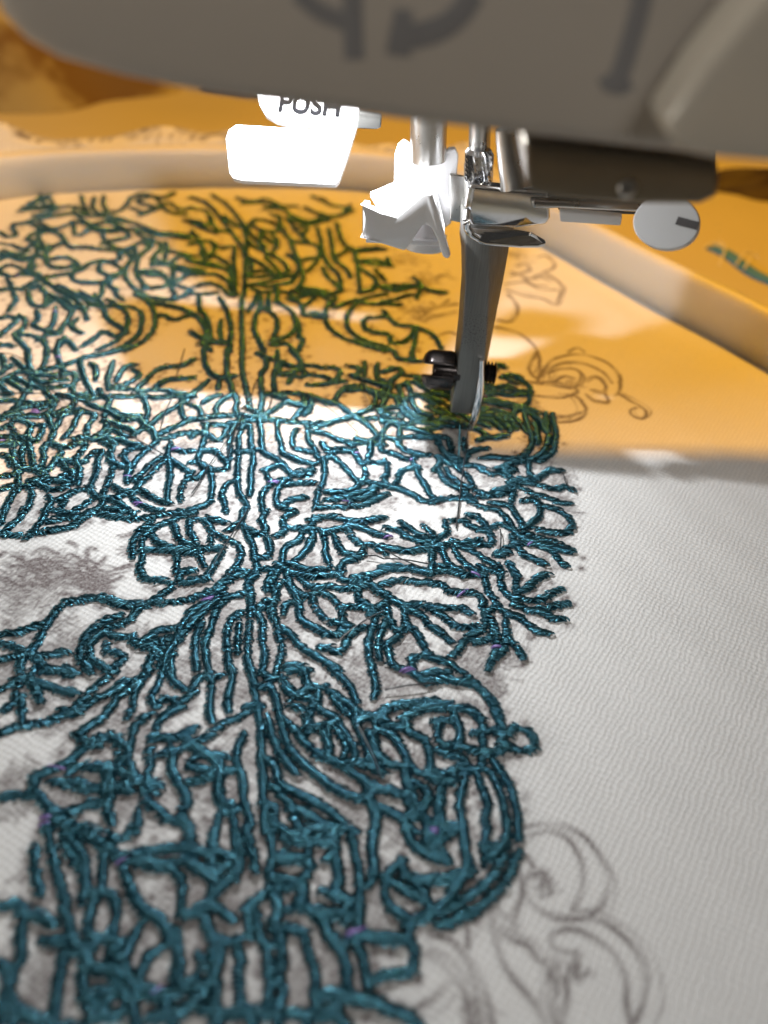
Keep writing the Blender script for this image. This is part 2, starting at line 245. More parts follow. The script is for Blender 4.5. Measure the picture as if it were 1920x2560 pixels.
# ------------------------------------------------------------------ cloth: fine sheet with printed drawing
STROKES = '''-254,341 -228,338 -207,337 -186,331 -176,318 -173,303 -169,291 -150,291 -141,283 -135,270 -129,256 -126,241 -122,227 -120,213 -111,191
-340,368 -326,347 -317,332 -306,315 -295,300 -287,285 -279,272 -270,258 -254,248 -248,239 -230,235 -213,232 -199,225 -183,220 -159,219
-99,390 -91,370 -87,355 -86,340 -79,326 -74,313 -72,299 -71,286 -65,273 -61,258 -62,244 -57,230 -59,213 -54,195
-364,284 -341,286 -329,282 -325,268 -320,253 -314,238 -316,227 -312,211 -302,195 -297,177
-62,389 -51,373 -49,358 -48,343 -58,329 -51,317 -43,307 -33,300 -22,291 -16,280 -4,269 5,251
-144,413 -134,381 -121,353 -125,337 -141,323 -152,347 -156,398
-5,389 1,368 6,354 9,336 10,322 9,308 11,292 9,279 17,267 21,255 26,239
-157,601 -151,581 -146,565 -141,550 -135,534 -130,517 -126,502 -123,486 -122,474 -117,458 -113,443 -111,427 -106,414 -104,400 -99,379
-147,571 -129,571 -120,561 -113,546 -108,530 -102,514 -96,498 -87,486 -75,474 -62,463 -49,454 -34,443 -18,436 2,430
-302,890 -323,877 -338,864 -353,851 -362,834 -367,818 -360,796 -354,775 -352,756 -340,741 -324,738 -306,738 -298,728 -305,716 -316,701 -334,685
172,409 167,381 154,358 134,338 108,322 82,309
-340,687 -359,687 -379,692 -396,694 -413,688 -430,684 -439,672 -444,652 -446,630 -446,612 -449,598 -455,586 -450,559
-442,473 -423,484 -407,490 -393,494 -381,502 -370,512 -361,524 -356,535 -350,546 -341,559 -329,578
-120,476 -103,463 -97,449 -89,440 -78,435 -65,429 -50,423 -38,417 -25,409 -13,400 2,390
184,389 172,360 156,340 137,323 119,312 93,299
-310,472 -331,466 -339,451 -349,440 -360,432 -372,423 -371,412 -362,402 -347,391 -331,381
-319,364 -298,348 -286,336 -280,321 -273,307 -262,297 -262,281 -258,263
33,287 57,286 68,281 69,269 68,259 55,255 40,252 25,243
-171,694 -158,715 -145,721 -146,739 -144,755 -132,756 -125,743 -116,731 -109,712 -106,695 -95,683 -81,675 -68,668 -54,667 -35,675
-133,275 -123,258 -124,244 -120,230 -118,215 -109,191
-107,528 -88,515 -76,502 -63,490 -51,482 -38,477 -21,470 -8,460 5,454 18,443
-89,326 -73,305 -77,288 -64,267 -63,235
56,366 39,349 36,333 39,322 48,313 59,304 64,294 53,281
-64,288 -45,283 -38,270 -33,258 -26,245 -27,232 -21,217
147,489 160,472 166,458 169,442 171,427 172,412 168,396 158,384 145,372
-6,231 17,228 35,227 46,223 62,219 78,211
-338,428 -328,442 -313,440 -301,443 -291,437 -292,425 -291,412 -281,403 -280,393 -269,375
63,459 81,442 74,420 88,401 82,383 106,365
-232,341 -200,336 -183,344 -156,334 -133,344
-245,332 -232,316 -223,304 -211,293 -196,286 -184,278 -175,262
-276,252 -272,232 -270,219 -267,207 -265,194 -257,180
139,480 144,462 148,449 151,437 147,422 148,409 146,394 145,378 144,365
-179,199 -153,204 -135,220 -124,241
-1041,1869 -1015,1848 -1003,1869 -1032,1917 -1013,1937 -982,1976 -952,2003 -916,2024 -859,2024 -795,2022 -724,1994 -648,1947 -564,1925
147,529 162,540 178,532 189,543 202,543 211,534 212,521 201,513 185,515 169,523
-147,503 -151,485 -150,471 -146,458 -138,445 -134,431 -131,417 -124,404 -117,386
15,523 30,519 41,509 49,497 56,482 64,472 75,469 89,463 114,461
-231,534 -247,521 -254,508 -254,494 -255,479 -255,464 -248,450 -247,435 -235,423
-258,256 -248,237 -218,234 -192,217
67,611 84,618 98,622 106,615 110,606 126,606 140,602 150,594 157,584 163,570 170,550
-328,694 -338,666 -348,653 -363,643 -371,626 -375,610 -368,594 -355,584 -334,574
123,363 111,339 99,323 91,315 75,306 58,302
-267,306 -245,302 -236,288 -235,274 -234,265 -256,263
22,425 41,417 52,411 58,402 61,390 70,382 82,375 101,370
125,470 120,449 117,435 119,421 121,408 122,392 123,379 125,363
-65,571 -62,548 -52,542 -40,536 -30,524 -21,510 -11,497 -10,481 -20,464
-307,866 -291,875 -277,864 -265,849 -252,840 -236,832 -224,826 -214,814 -211,797 -214,780 -222,760 -230,740 -236,723
-184,731 -203,723 -214,715 -223,699 -225,679 -225,660 -227,642 -224,623 -218,606 -210,584
5,767 26,779 46,781 61,781 73,782 87,781 96,780 107,769 122,767 138,768 150,765 161,748
-212,489 -194,473 -181,468 -173,457 -165,443 -161,429 -158,415 -147,397
-344,481 -333,496 -324,508 -317,524 -314,539 -306,549 -296,562 -286,583
-231,476 -224,458 -221,445 -212,432 -200,421 -194,407 -198,397 -188,378
-254,244 -249,224 -243,211 -233,198 -232,181
-339,236 -320,224 -315,205 -310,180
-112,271 -103,251 -101,238 -97,224 -92,205
-176,277 -162,249 -161,233 -136,222
159,498 175,473 182,450 185,427 184,398
-27,779 -27,755 -27,737 -15,729 -2,717 1,698 -4,677 -6,656 -3,637 3,615
-130,211 -108,208 -85,211 -60,209
-99,401 -80,386 -59,381 -48,392 -15,387
-200,228 -179,217 -157,221 -143,239
-281,357 -262,349 -245,343 -226,350 -198,356
-170,275 -164,253 -158,242 -158,231 -134,227
-136,780 -130,757 -118,742 -100,733 -84,744 -70,738 -57,727 -49,712 -45,695 -45,673
-346,1125 -313,1130 -290,1141 -268,1151 -243,1155 -218,1159 -189,1159 -157,1161 -119,1166
159,815 163,793 166,774 174,759 180,744 191,734 206,729 219,718 231,708 251,702
-961,1836 -964,1870 -937,1899 -906,1937 -885,1973 -843,1959 -801,1945 -758,1954 -715,1964 -661,1937 -579,1938
-466,529 -453,544 -449,553 -434,550 -417,548 -401,544 -386,541 -368,537
2,803 25,803 47,805 66,803 82,802 100,809 114,806 132,803 155,809
-12,285 -4,268 3,256 4,243 10,225
50,474 60,448 67,426 54,411 72,395
-309,368 -288,360 -274,354 -267,341 -263,325 -258,310
-267,520 -280,501 -279,487 -278,472 -277,457 -268,443 -256,427
4,436 17,423 20,409 21,396 20,383 19,370 24,354
-220,228 -204,214 -207,200 -230,195
-104,310 -102,291 -98,278 -108,270 -100,250
18,550 35,561 52,566 69,571 84,576 100,571 118,561
-352,670 -375,650 -386,624 -383,593 -358,567
-183,738 -180,710 -175,691 -173,673 -171,652 -168,633 -165,614 -156,590
-112,907 -114,882 -125,867 -130,848 -142,836 -149,822 -148,805 -149,788 -152,773 -156,758 -165,739
-316,353 -297,334 -279,318 -274,292
-5,274 11,287 35,283 58,288
50,367 56,352 66,344 77,335 82,323 93,313
-78,574 -61,581 -48,574 -34,565 -19,556 -4,545 17,543
-458,872 -432,865 -408,863 -386,866 -365,874 -345,882 -314,893
6,752 23,741 35,734 43,724 43,706 49,694 59,687 66,673 72,660 77,641
99,464 95,429 98,401 85,383
-260,1242 -215,1254 -183,1255 -150,1248 -133,1234 -119,1236 -111,1262 -98,1293 -62,1299
-174,699 -154,704 -145,693 -136,677 -130,657 -123,638 -121,620 -123,598
-187,379 -178,359 -172,344 -157,334 -142,321
-511,1063 -501,1087 -479,1076 -463,1072 -451,1095 -438,1111 -430,1142 -412,1171 -394,1202
-78,265 -73,245 -69,231 -71,211
-218,863 -205,841 -196,824 -191,805 -184,786 -182,767 -187,755 -189,740 -183,728 -177,705
-499,606 -473,599 -450,592 -434,590 -416,596 -399,602
56,349 78,347 93,349 111,352 125,360
-207,282 -214,261 -217,249 -206,231
-274,1134 -275,1099 -268,1066 -262,1033 -257,1001 -251,971 -239,940 -226,921 -222,899
-128,671 -109,655 -99,644 -85,634 -70,624 -55,616 -37,605
-528,886 -512,906 -500,920 -483,922 -467,906 -443,904 -428,915 -409,929
-124,880 -100,873 -82,875 -64,883 -46,891 -27,885 -8,876 9,871
-30,327 -9,321 -3,313 -12,304 -32,302
-300,478 -278,465 -284,441 -252,431
20,400 19,379 22,364 23,349 17,332
-379,516 -359,509 -350,522 -341,533 -329,541 -315,555
-250,426 -243,410 -236,403 -222,395 -210,388 -189,385
-79,378 -61,375 -46,378 -27,378 -29,396
-380,1018 -391,995 -400,969 -408,950 -415,928 -409,911 -386,894 -358,888
-123,530 -113,503 -97,477 -76,455
50,543 55,525 67,519 75,514 81,503 82,488 82,470
299,1261 299,1216 297,1178 290,1149 275,1122 250,1104 219,1087 191,1067
-293,193 -271,188 -242,185
-69,1307 -50,1284 -35,1266 -40,1228 -61,1209 -77,1192 -102,1176 -124,1158 -148,1150
121,412 124,384 127,365 109,354
156,756 157,732 158,711 154,700 139,688 127,674 119,659 109,646
258,983 279,978 298,969 310,953 311,936 301,918 278,915 249,922
-105,439 -88,425 -76,415 -72,403 -65,394 -57,384
-349,483 -330,472 -319,481 -306,484 -296,479 -291,458
-235,217 -219,216 -219,209 -229,205 -242,214
-953,1650 -915,1635 -895,1652 -858,1647 -821,1617 -782,1583 -747,1561 -714,1528 -692,1494 -678,1464
-119,772 -103,755 -85,753 -69,757 -51,754 -31,759 -13,768
77,423 79,404 88,391 101,396 120,409
77,968 104,979 125,982 147,982 171,994 192,1012 220,1027
-185,694 -199,680 -202,663 -200,645 -194,626 -190,609 -182,587
96,460 94,440 92,425 91,412 83,400 78,388
-334,699 -350,691 -368,693 -389,699 -409,693 -427,679
-596,1034 -564,1026 -544,1039 -530,1035 -531,1014 -534,995 -516,966 -505,928
-19,364 -13,340 -17,322 1,319
-13,548 -10,526 -1,507 8,489 20,469
-5,460 9,449 19,444 34,446 45,442 63,442
70,348 101,347 132,360
-21,369 -17,349 -15,334 -9,322 2,316
-52,215 -27,212 -1,218
-20,229 -5,234 -5,222 -21,210
-704,1592 -695,1548 -668,1531 -646,1541 -617,1524 -594,1485 -589,1444 -593,1394 -618,1347
-119,893 -95,906 -74,906 -60,903 -43,899 -23,905 2,918
-254,687 -264,667 -265,646 -268,628 -273,612 -270,587
-41,1716 -88,1681 -112,1641 -123,1587 -116,1534 -92,1497 -62,1476 -26,1465
-201,227 -195,209 -185,185
71,648 92,640 108,634 122,624 134,614 145,599
-362,635 -341,631 -328,635 -319,624 -303,618 -291,615 -282,598
-156,793 -132,778 -114,775 -96,772 -78,779 -52,785
43,733 67,735 88,733 106,733 122,737 141,725
-541,1186 -512,1191 -486,1199 -457,1199 -422,1209 -381,1211
-550,1213 -519,1218 -487,1219 -454,1228 -426,1224 -382,1213
-49,371 -37,386 -20,378 -30,356
-673,1573 -631,1543 -600,1538 -575,1515 -558,1455 -556,1415 -574,1373 -594,1346
40,690 30,669 21,658 25,643 27,629 39,621 58,615
-113,579 -100,565 -83,561 -70,557 -69,544 -73,521
-115,923 -84,934 -54,935 -32,947 -13,964 2,978
-168,695 -155,675 -152,654 -147,635 -142,616 -141,591
-157,1672 -173,1623 -172,1573 -160,1532 -130,1495 -97,1475 -61,1457 -25,1444
-214,354 -180,357 -155,351
4,522 15,493 6,476 29,464
148,536 148,514 147,500 144,487 132,480 117,472
-167,462 -163,423 -141,400
19,486 37,477 52,476 53,464 56,455 63,442
-11,530 4,543 20,541 30,532 42,530 57,527
-150,534 -167,519 -179,508 -188,497 -203,485
-343,347 -337,327 -328,314 -317,296
-164,1248 -133,1234 -107,1230 -85,1206 -66,1189 -44,1170 -22,1135
-931,1904 -895,1886 -859,1834 -835,1818 -802,1825 -760,1820 -721,1828 -700,1847 -677,1900
-863,1646 -827,1653 -795,1678 -776,1701 -769,1729 -749,1753 -717,1760 -707,1782 -718,1808 -699,1812
54,403 64,386 73,378 84,374 98,368
-310,447 -285,423 -282,389
-72,640 -58,645 -51,638 -39,645 -35,661 -27,676 -11,689
110,924 132,927 143,915 160,908 173,902 176,883 166,874 146,875
16,453 13,436 18,422 22,409 21,390
-715,1241 -680,1242 -655,1246 -636,1257 -619,1235 -617,1210 -606,1188 -577,1183
-321,414 -298,416 -282,419 -259,413
-341,383 -321,386 -306,397 -288,397
-461,872 -475,846 -484,832 -498,825 -515,817 -536,811
33,347 57,334 81,324
-451,569 -443,547 -441,530 -428,514 -418,493
-42,309 -15,304 8,310
-25,845 -34,821 -51,812 -59,798 -57,779 -46,771 -27,774
-979,1708 -964,1735 -925,1723 -901,1755 -864,1743 -837,1762 -809,1747 -788,1719 -787,1687
-192,219 -166,218 -165,201
171,1288 211,1276 245,1269 269,1256 285,1231 295,1196
-326,198 -301,197 -283,191
-275,806 -253,812 -240,809 -243,791 -246,776 -251,756 -258,741
-146,1135 -118,1130 -95,1115 -78,1110 -57,1110 -36,1120 -19,1141
-124,387 -114,368 -108,353 -102,336
-584,929 -562,920 -545,913 -528,919 -523,931 -541,935 -565,931
-335,687 -315,695 -295,699 -279,705 -259,714
-132,378 -129,359 -124,346 -122,326
-212,1154 -206,1117 -196,1090 -189,1063 -173,1052 -153,1042 -123,1038
-615,1602 -576,1571 -545,1515 -531,1460 -537,1403 -566,1356
-238,267 -219,255 -209,274
178,515 160,505 147,506 133,507 116,512
-239,673 -241,640 -235,612 -225,585
-77,337 -49,325 -55,308
-96,302 -86,274 -72,267
90,503 107,498 117,496 125,493 124,484 108,476
-101,945 -71,956 -49,971 -27,986 1,1001
48,725 68,714 77,700 90,690 101,681 111,670
-506,1048 -487,1038 -481,1015 -468,991 -462,961 -461,937 -458,905
-297,1395 -273,1376 -267,1340 -271,1313 -264,1271 -254,1231 -250,1192 -245,1164
19,1142 52,1143 83,1147 91,1127 104,1104 130,1087
47,533 58,550 75,561 92,566 103,573
-628,899 -615,910 -603,917 -581,914 -569,899 -563,874 -562,854
85,539 104,548 118,541 120,528 116,509
216,1034 245,1038 271,1035 292,1029 314,1038 327,1026
-99,552 -78,538 -67,513 -82,506
-684,1090 -660,1103 -638,1110 -616,1121 -597,1139 -593,1160
-638,1081 -625,1083 -619,1063 -618,1035 -645,1045 -664,1042 -687,1034
-20,1185 3,1183 17,1170 36,1170 56,1162 78,1154 105,1149
76,731 95,721 106,711 116,702 129,701 148,706
-145,257 -134,239 -141,222
-210,584 -202,563 -199,544 -197,529 -189,513
-388,1061 -384,1029 -372,998 -364,968 -360,938 -351,905
284,764 261,755 243,749 226,745 202,753
-505,617 -482,622 -466,632 -448,647
81,648 60,643 56,631 59,616 67,609 79,597
-517,998 -509,1021 -498,1023 -496,994 -488,969 -487,945 -486,919
114,568 132,565 142,557 147,547 148,537 134,533
4,1316 17,1278 27,1239 44,1214 73,1203 105,1213
130,993 147,973 166,963 186,960 200,947 212,927
-335,376 -299,370 -283,367
-111,1074 -86,1082 -67,1081 -53,1063 -41,1041 -37,1019 -46,997
219,1031 239,1021 256,1011 276,1005 295,998 318,993
-183,260 -193,247 -196,227
-217,486 -187,470 -161,472
-8,1014 8,996 24,992 43,983 63,970 88,966
-115,287 -136,299 -158,299
-59,894 -50,871 -39,857 -26,848 -19,854 -7,845 10,830
-409,397 -390,399 -376,402 -358,399
-43,1629 -22,1583 -5,1564 21,1563 42,1556 69,1540 85,1511 94,1472
-268,1054 -247,1062 -231,1068 -217,1056 -199,1045 -184,1031 -166,1009
-377,1690 -352,1703 -318,1697 -299,1720 -275,1731 -268,1778 -265,1818 -286,1862 -308,1884
-61,410 -45,402 -31,397 -13,392
-332,1051 -306,1050 -290,1032 -279,1021 -278,1005 -296,1002 -320,1007
43,540 62,553 79,562 102,564
-110,596 -91,604 -79,578 -93,563
-362,796 -335,799 -313,799 -280,798
-182,598 -178,578 -178,560 -177,545 -171,528
-370,2138 -345,2046 -313,1982 -283,1966 -245,1959 -228,1925 -227,1868 -244,1797
-358,621 -351,607 -338,605 -326,598 -332,586 -340,574
-203,455 -175,448 -150,455
-416,1347 -436,1317 -462,1308 -482,1287 -489,1256 -496,1224
-304,1004 -294,971 -288,945 -286,919 -298,903 -314,893
3,800 29,809 57,805 84,805
-207,505 -223,492 -239,487 -258,488
-575,1355 -602,1334 -626,1321 -640,1305 -653,1290 -660,1271 -646,1251
17,545 33,558 49,563 74,570
12,536 13,516 16,500 18,488 28,481
-743,1231 -715,1215 -695,1206 -680,1200 -664,1199 -644,1206 -619,1215
-92,343 -74,328 -52,328
-83,352 -60,358 -41,347
-847,1565 -822,1519 -794,1507 -779,1549 -758,1548 -727,1520 -698,1512
-316,1155 -331,1168 -332,1195 -323,1216 -311,1230 -300,1212 -296,1181 -282,1151
0,850 21,846 38,843 58,848 83,854
-640,2217 -588,2188 -523,2089 -476,2001 -430,1912 -408,1853
-360,837 -345,818 -327,810 -308,805 -283,815
-531,1132 -514,1096 -518,1071 -527,1055 -509,1055 -481,1046
4,892 25,891 37,879 54,871 67,864 85,856
-333,278 -313,278 -293,268
-199,393 -182,377 -180,352
119,868 140,860 153,852 163,843 176,834 187,818
-682,1789 -700,1825 -692,1848 -678,1802 -677,1741 -667,1691 -643,1652 -622,1626 -589,1599
229,912 254,901 272,895 290,887 307,875
-468,2082 -429,1972 -413,1886 -392,1766 -370,1639
-159,380 -154,356 -149,335
257,1254 262,1203 265,1177 262,1148 249,1122 222,1101
-37,521 -21,494 -28,468
188,724 189,697 193,681 202,672 209,651
-458,876 -476,860 -492,852 -505,848 -524,835
276,792 258,778 243,767 227,763 203,769
230,896 254,883 272,872 282,852 292,838
-110,415 -94,411 -94,397 -91,380
-339,1131 -336,1097 -332,1070 -331,1043 -327,1017 -301,998
213,1031 239,1047 260,1050 278,1068 296,1081 312,1078
-213,1008 -192,1027 -179,1022 -166,1008 -146,1017 -126,1020
159,729 170,712 169,693 157,681 137,674
-52,610 -34,595 -23,582 -12,560
-224,872 -204,857 -189,854 -184,867 -195,885 -189,908
-643,935 -621,942 -609,959 -583,956 -565,946
313,1261 313,1233 313,1210 312,1188 308,1166 303,1141 292,1124 271,1100
-193,582 -213,582 -223,572 -225,547
-539,1147 -513,1133 -491,1118 -474,1124 -459,1122 -437,1092
-293,566 -296,545 -293,528 -294,507
-213,1016 -204,993 -193,976 -202,960 -204,936 -195,902
-328,1400 -318,1350 -308,1307 -295,1266 -284,1235 -272,1195
231,990 257,993 263,976 259,955 246,936 230,919
-741,1596 -714,1573 -682,1556 -660,1521 -643,1487 -615,1460 -584,1436
-274,423 -253,429 -231,413
16,738 -3,722 -23,722 -48,719
166,1262 198,1258 223,1249 242,1229 257,1190
-296,1628 -253,1586 -238,1550 -231,1508 -242,1475 -275,1446
-355,422 -338,418 -323,421 -311,411
174,701 173,675 170,657 163,642 158,627
-17,1143 10,1129 17,1116 32,1101 45,1096 76,1092
177,978 204,974 215,967 220,950 227,934 230,909
-255,2088 -234,1999 -218,1913 -195,1846 -162,1786 -148,1706
-585,2250 -527,2185 -466,2077 -437,2026 -398,1956 -365,1921
4,1270 11,1245 21,1223 39,1201 58,1194 93,1193
-1015,1802 -987,1803 -951,1786 -932,1812 -892,1785 -883,1822 -866,1852
-363,863 -378,833 -377,803 -369,776
61,455 57,432 62,423 58,409
-586,1192 -574,1165 -555,1153 -537,1152 -534,1175 -553,1188 -567,1211
-917,1562 -890,1574 -853,1576 -837,1602 -816,1577 -777,1552
-665,1863 -670,1905 -657,1900 -654,1849 -663,1791 -646,1715 -621,1669 -599,1638
-285,635 -282,616 -291,600 -294,575
184,835 187,810 187,788 194,773 208,756
-478,1197 -461,1167 -451,1139 -449,1109 -428,1091 -412,1060
-246,263 -254,251 -272,246
-117,1056 -98,1063 -84,1048 -70,1031 -56,1010 -39,996
4,288 23,286 42,285
-695,1054 -682,1075 -674,1090 -648,1083 -640,1063 -639,1040
-539,1805 -489,1800 -453,1780 -423,1747 -406,1668 -388,1648
-334,1651 -324,1595 -326,1545 -318,1488 -303,1449 -280,1398
-114,1053 -109,1016 -108,988 -113,963 -113,928
-139,798 -118,790 -101,786 -71,796
-338,380 -320,370 -295,366
-46,526 -44,505 -41,491 -43,473
80,395 104,406 122,411
16,700 10,676 8,658 13,629
-434,571 -431,552 -418,536 -404,519
8,1313 36,1333 60,1310 84,1297 114,1287
-271,583 -271,561 -274,545 -265,527
-53,1744 -19,1736 9,1754 37,1772 66,1752 106,1745
-735,1144 -705,1149 -681,1149 -664,1144 -641,1157
-223,263 -230,250 -212,241
-223,736 -238,715 -245,703 -262,684
-425,1622 -400,1575 -384,1534 -367,1479 -358,1425 -350,1386
42,1077 51,1053 55,1034 66,1013 74,993 84,971
114,863 122,843 132,829 143,818 163,807
-241,1062 -235,1030 -233,1002 -228,971 -224,939
76,473 104,471 118,485
81,1046 92,1072 89,1092 98,1080 116,1072 141,1076
190,1297 214,1290 236,1285 261,1276 289,1256
-11,221 12,200
-375,1637 -360,1560 -345,1483 -324,1390
28,909 43,896 57,884 72,873 87,857
-55,520 -42,491 -56,479
-616,1600 -563,1590 -524,1592 -493,1637
-160,1162 -153,1132 -147,1104 -134,1082 -124,1056 -111,1043
-173,987 -181,962 -179,936 -170,920 -145,912
-260,642 -282,634 -308,621
-654,1046 -637,1033 -625,1022 -617,1009 -609,995 -602,981 -594,967 -581,950
-658,994 -642,982 -632,968 -616,958 -607,935 -597,907
-581,1991 -545,1924 -511,1858 -484,1842 -447,1808 -421,1761
238,884 264,884 282,878 305,871
-406,1387 -392,1338 -375,1305 -352,1287 -321,1297
-199,1362 -169,1361 -147,1356 -128,1359 -114,1343 -122,1310
-92,739 -89,718 -79,704 -68,693 -59,683
-787,1698 -784,1662 -765,1641 -738,1640 -702,1647 -683,1686
-585,1139 -561,1133 -545,1124 -546,1091 -537,1052
-3,543 21,536 35,516
198,952 209,931 215,913 226,900 245,892
-567,1018 -559,991 -545,974 -528,961 -526,946 -511,932
-227,714 -241,688 -255,661
105,1256 132,1231 163,1213 189,1198
-267,706 -252,720 -237,728 -218,721
-252,980 -268,966 -270,939 -260,914 -254,894
-359,1395 -348,1345 -339,1302 -322,1262 -311,1225
-652,1355 -639,1386 -627,1422 -599,1412 -581,1434
88,1057 98,1030 110,1016 124,1006 144,989
-669,1203 -653,1177 -631,1160 -628,1134 -628,1119 -604,1113
-242,1166 -224,1196 -213,1214 -197,1224 -168,1214
-77,868 -67,845 -57,831 -44,828 -26,826
-925,2061 -882,1999 -840,1968 -804,2000 -752,2003
-174,1141 -178,1114 -172,1083 -154,1075 -127,1071
211,885 220,868 228,856 242,850 258,838
78,1192 99,1190 115,1189 131,1189 147,1191 168,1186
-765,1513 -747,1457 -739,1418 -735,1369 -707,1325
-255,1413 -246,1362 -246,1317 -239,1275 -230,1238
-298,845 -286,823 -277,809 -271,792 -260,772
-77,364 -79,354 -53,356
-777,2103 -740,2082 -709,2106 -692,2164 -644,2121 -620,2148
-311,629 -294,647 -270,657
-422,1074 -405,1098 -389,1118 -366,1144
-70,1191 -48,1192 -33,1194 -17,1195 -1,1197 20,1202
-315,1988 -293,1911 -274,1858 -260,1806 -248,1756 -256,1686
166,1099 191,1103 218,1103 249,1116
164,584 169,565 173,552 174,534
-825,1463 -799,1437 -795,1403 -801,1382 -780,1356 -748,1324
-942,1836 -913,1780 -904,1728 -892,1678 -862,1659 -823,1612
-487,576 -466,583 -446,593
16,728 23,702 31,688 49,687
-33,1598 -73,1591 -84,1567 -77,1536 -55,1524 -29,1522
-302,258 -284,256 -271,259
-157,754 -147,732 -147,710 -143,687
-194,773 -210,759 -221,748 -236,731
-534,869 -529,845 -532,828 -533,813 -539,797
-222,2080 -200,1968 -184,1884 -149,1828 -131,1780
-411,1063 -422,1040 -443,1041 -454,1032 -462,1013
224,746 248,740 260,731 276,733
172,1301 208,1317 232,1316 271,1323
-358,1140 -329,1153 -303,1161 -279,1169
-205,2133 -179,2011 -145,1950 -125,1962 -78,1989
-470,1533 -447,1517 -415,1455 -412,1411 -388,1380
260,822 238,804 226,788 207,774
-263,434 -252,426 -242,430 -228,422
-417,2173 -375,2193 -335,2150 -285,2118 -242,2156
121,1064 141,1043 148,1022 156,1004 173,997
-271,765 -288,757 -289,740 -265,740
220,886 200,870 184,858 186,851 203,863
-423,567 -403,569 -377,565
-278,1378 -242,1363 -235,1319 -216,1322 -199,1336
-795,1913 -772,1875 -741,1889 -725,1908 -737,1936 -767,1952 -792,1928
-40,1004 -58,979 -76,968 -101,968
-400,2032 -388,1951 -369,1895 -341,1872 -309,1837 -288,1788
-127,330 -139,317 -146,305
-602,1121 -601,1087 -597,1059 -596,1035 -600,1016
-392,1024 -407,995 -413,975 -423,949
-511,2247 -462,2228 -423,2256 -379,2220 -327,2222
-181,781 -160,777 -163,757 -159,734
-332,388 -342,375 -332,359
-188,676 -185,651 -180,618
95,546 91,527 94,514 107,510
56,1058 34,1051 22,1039 19,1017 6,991
-624,1766 -603,1767 -587,1770 -571,1770 -556,1767 -541,1761 -525,1756 -510,1755 -489,1750
-221,556 -233,541 -248,523
-711,1092 -694,1113 -680,1130 -658,1143
-272,366 -254,361 -249,376
-472,1619 -455,1559 -435,1530 -415,1480 -400,1427
-344,1015 -327,1017 -313,1007 -318,980 -333,970
-39,1524 -21,1513 -17,1488 1,1487 16,1499 30,1533 38,1566
-322,561 -302,565 -288,583
-1009,1991 -983,2017 -960,2056 -927,2081 -880,2036
18,1259 44,1283 72,1283 100,1263
-895,1818 -882,1759 -858,1711 -830,1697 -806,1708 -792,1728
-88,216 -76,192
-100,1280 -58,1287 -15,1257
-448,1913 -433,1825 -414,1748 -391,1635
-266,1692 -237,1682 -212,1699 -179,1681 -150,1708
-569,864 -565,843 -570,829 -573,815 -574,799
-144,912 -159,895 -158,876 -154,863 -167,850
-36,1119 -34,1086 -36,1058 -2,1063
-169,210 -149,191
-798,1490 -780,1451 -779,1425 -745,1406 -713,1400
85,396 96,382 102,367
-398,1280 -433,1269 -453,1257 -465,1230
-326,1599 -296,1572 -278,1542 -271,1512 -271,1470 -269,1440
-65,1297 -45,1289 -31,1283 -16,1278 0,1274 20,1266
-8,477 10,475 29,485
-520,1727 -482,1735 -454,1734 -423,1708 -404,1663
-641,1315 -625,1277 -605,1241 -586,1211 -570,1189
-38,776 -14,785 13,800
-77,518 -57,520 -38,528
-15,1097 12,1088 33,1077 54,1089
2,617 9,594 9,569
-578,1773 -561,1732 -554,1676 -566,1649 -608,1634
-862,1438 -844,1455 -822,1438 -826,1402 -828,1367
-523,1289 -508,1274 -511,1252 -527,1229 -552,1220
-284,417 -253,430
-36,1458 -10,1450 1,1423 26,1417 54,1422
-331,993 -336,972 -339,941 -331,910
-513,1064 -492,1060 -476,1058 -461,1052 -440,1046
165,1238 197,1234 216,1213 228,1186
-696,1108 -693,1130 -692,1146 -693,1162 -695,1178 -694,1194 -700,1214
-585,929 -572,939 -547,940 -538,958
-407,936 -383,918 -361,909 -346,903
-201,433 -186,439 -168,447
214,1060 226,1071 216,1076 207,1065 217,1050 226,1030
-577,1566 -531,1562 -497,1552 -468,1537
-726,1520 -720,1473 -718,1426 -718,1401 -740,1391
-94,1336 -75,1328 -60,1322 -45,1317 -30,1311 -9,1307
-521,1745 -535,1699 -554,1676 -496,1647
-460,1030 -452,1006 -440,992 -437,970 -429,944
-331,862 -320,840 -309,823 -288,812
-77,1750 -56,1754 -40,1757 -25,1763 -11,1769 5,1772 21,1775 42,1775
-266,1645 -235,1623 -223,1580 -212,1571 -172,1572
-289,1134 -289,1105 -286,1080 -281,1057 -276,1030
95,860 100,838 109,821 126,810
-666,1097 -657,1117 -649,1131 -640,1144 -629,1162
10,514 17,493 30,481
-228,1417 -207,1387 -198,1361 -215,1349 -241,1367
51,1283 67,1270 79,1258 90,1247 101,1236 119,1223
-93,871 -87,845 -85,825 -76,803
-280,1126 -263,1134 -254,1110 -249,1082 -241,1057
-633,1180 -613,1174 -597,1170 -581,1172 -561,1180
82,861 80,835 80,815 78,792
-241,1566 -221,1510 -219,1474 -207,1461 -211,1410
-390,1741 -359,1740 -334,1758 -307,1770 -287,1797
-116,593 -103,574 -88,558
-755,1195 -747,1227 -736,1245 -710,1250
76,438 70,421 57,409
-358,1681 -329,1665 -303,1676 -272,1675 -255,1650
-494,1667 -463,1688 -429,1670 -409,1643 -390,1639
-454,591 -433,581 -414,566
-30,1359 -2,1380 11,1369 0,1344 -17,1320
-421,1042 -431,1016 -434,993 -433,965
-11,1175 10,1182 25,1186 41,1190 61,1198
-706,1227 -675,1217 -658,1224 -635,1233
199,839 207,820 210,803 206,778
-621,2138 -574,2129 -542,2060 -556,2023 -595,2034
-111,856 -113,834 -120,816 -131,798
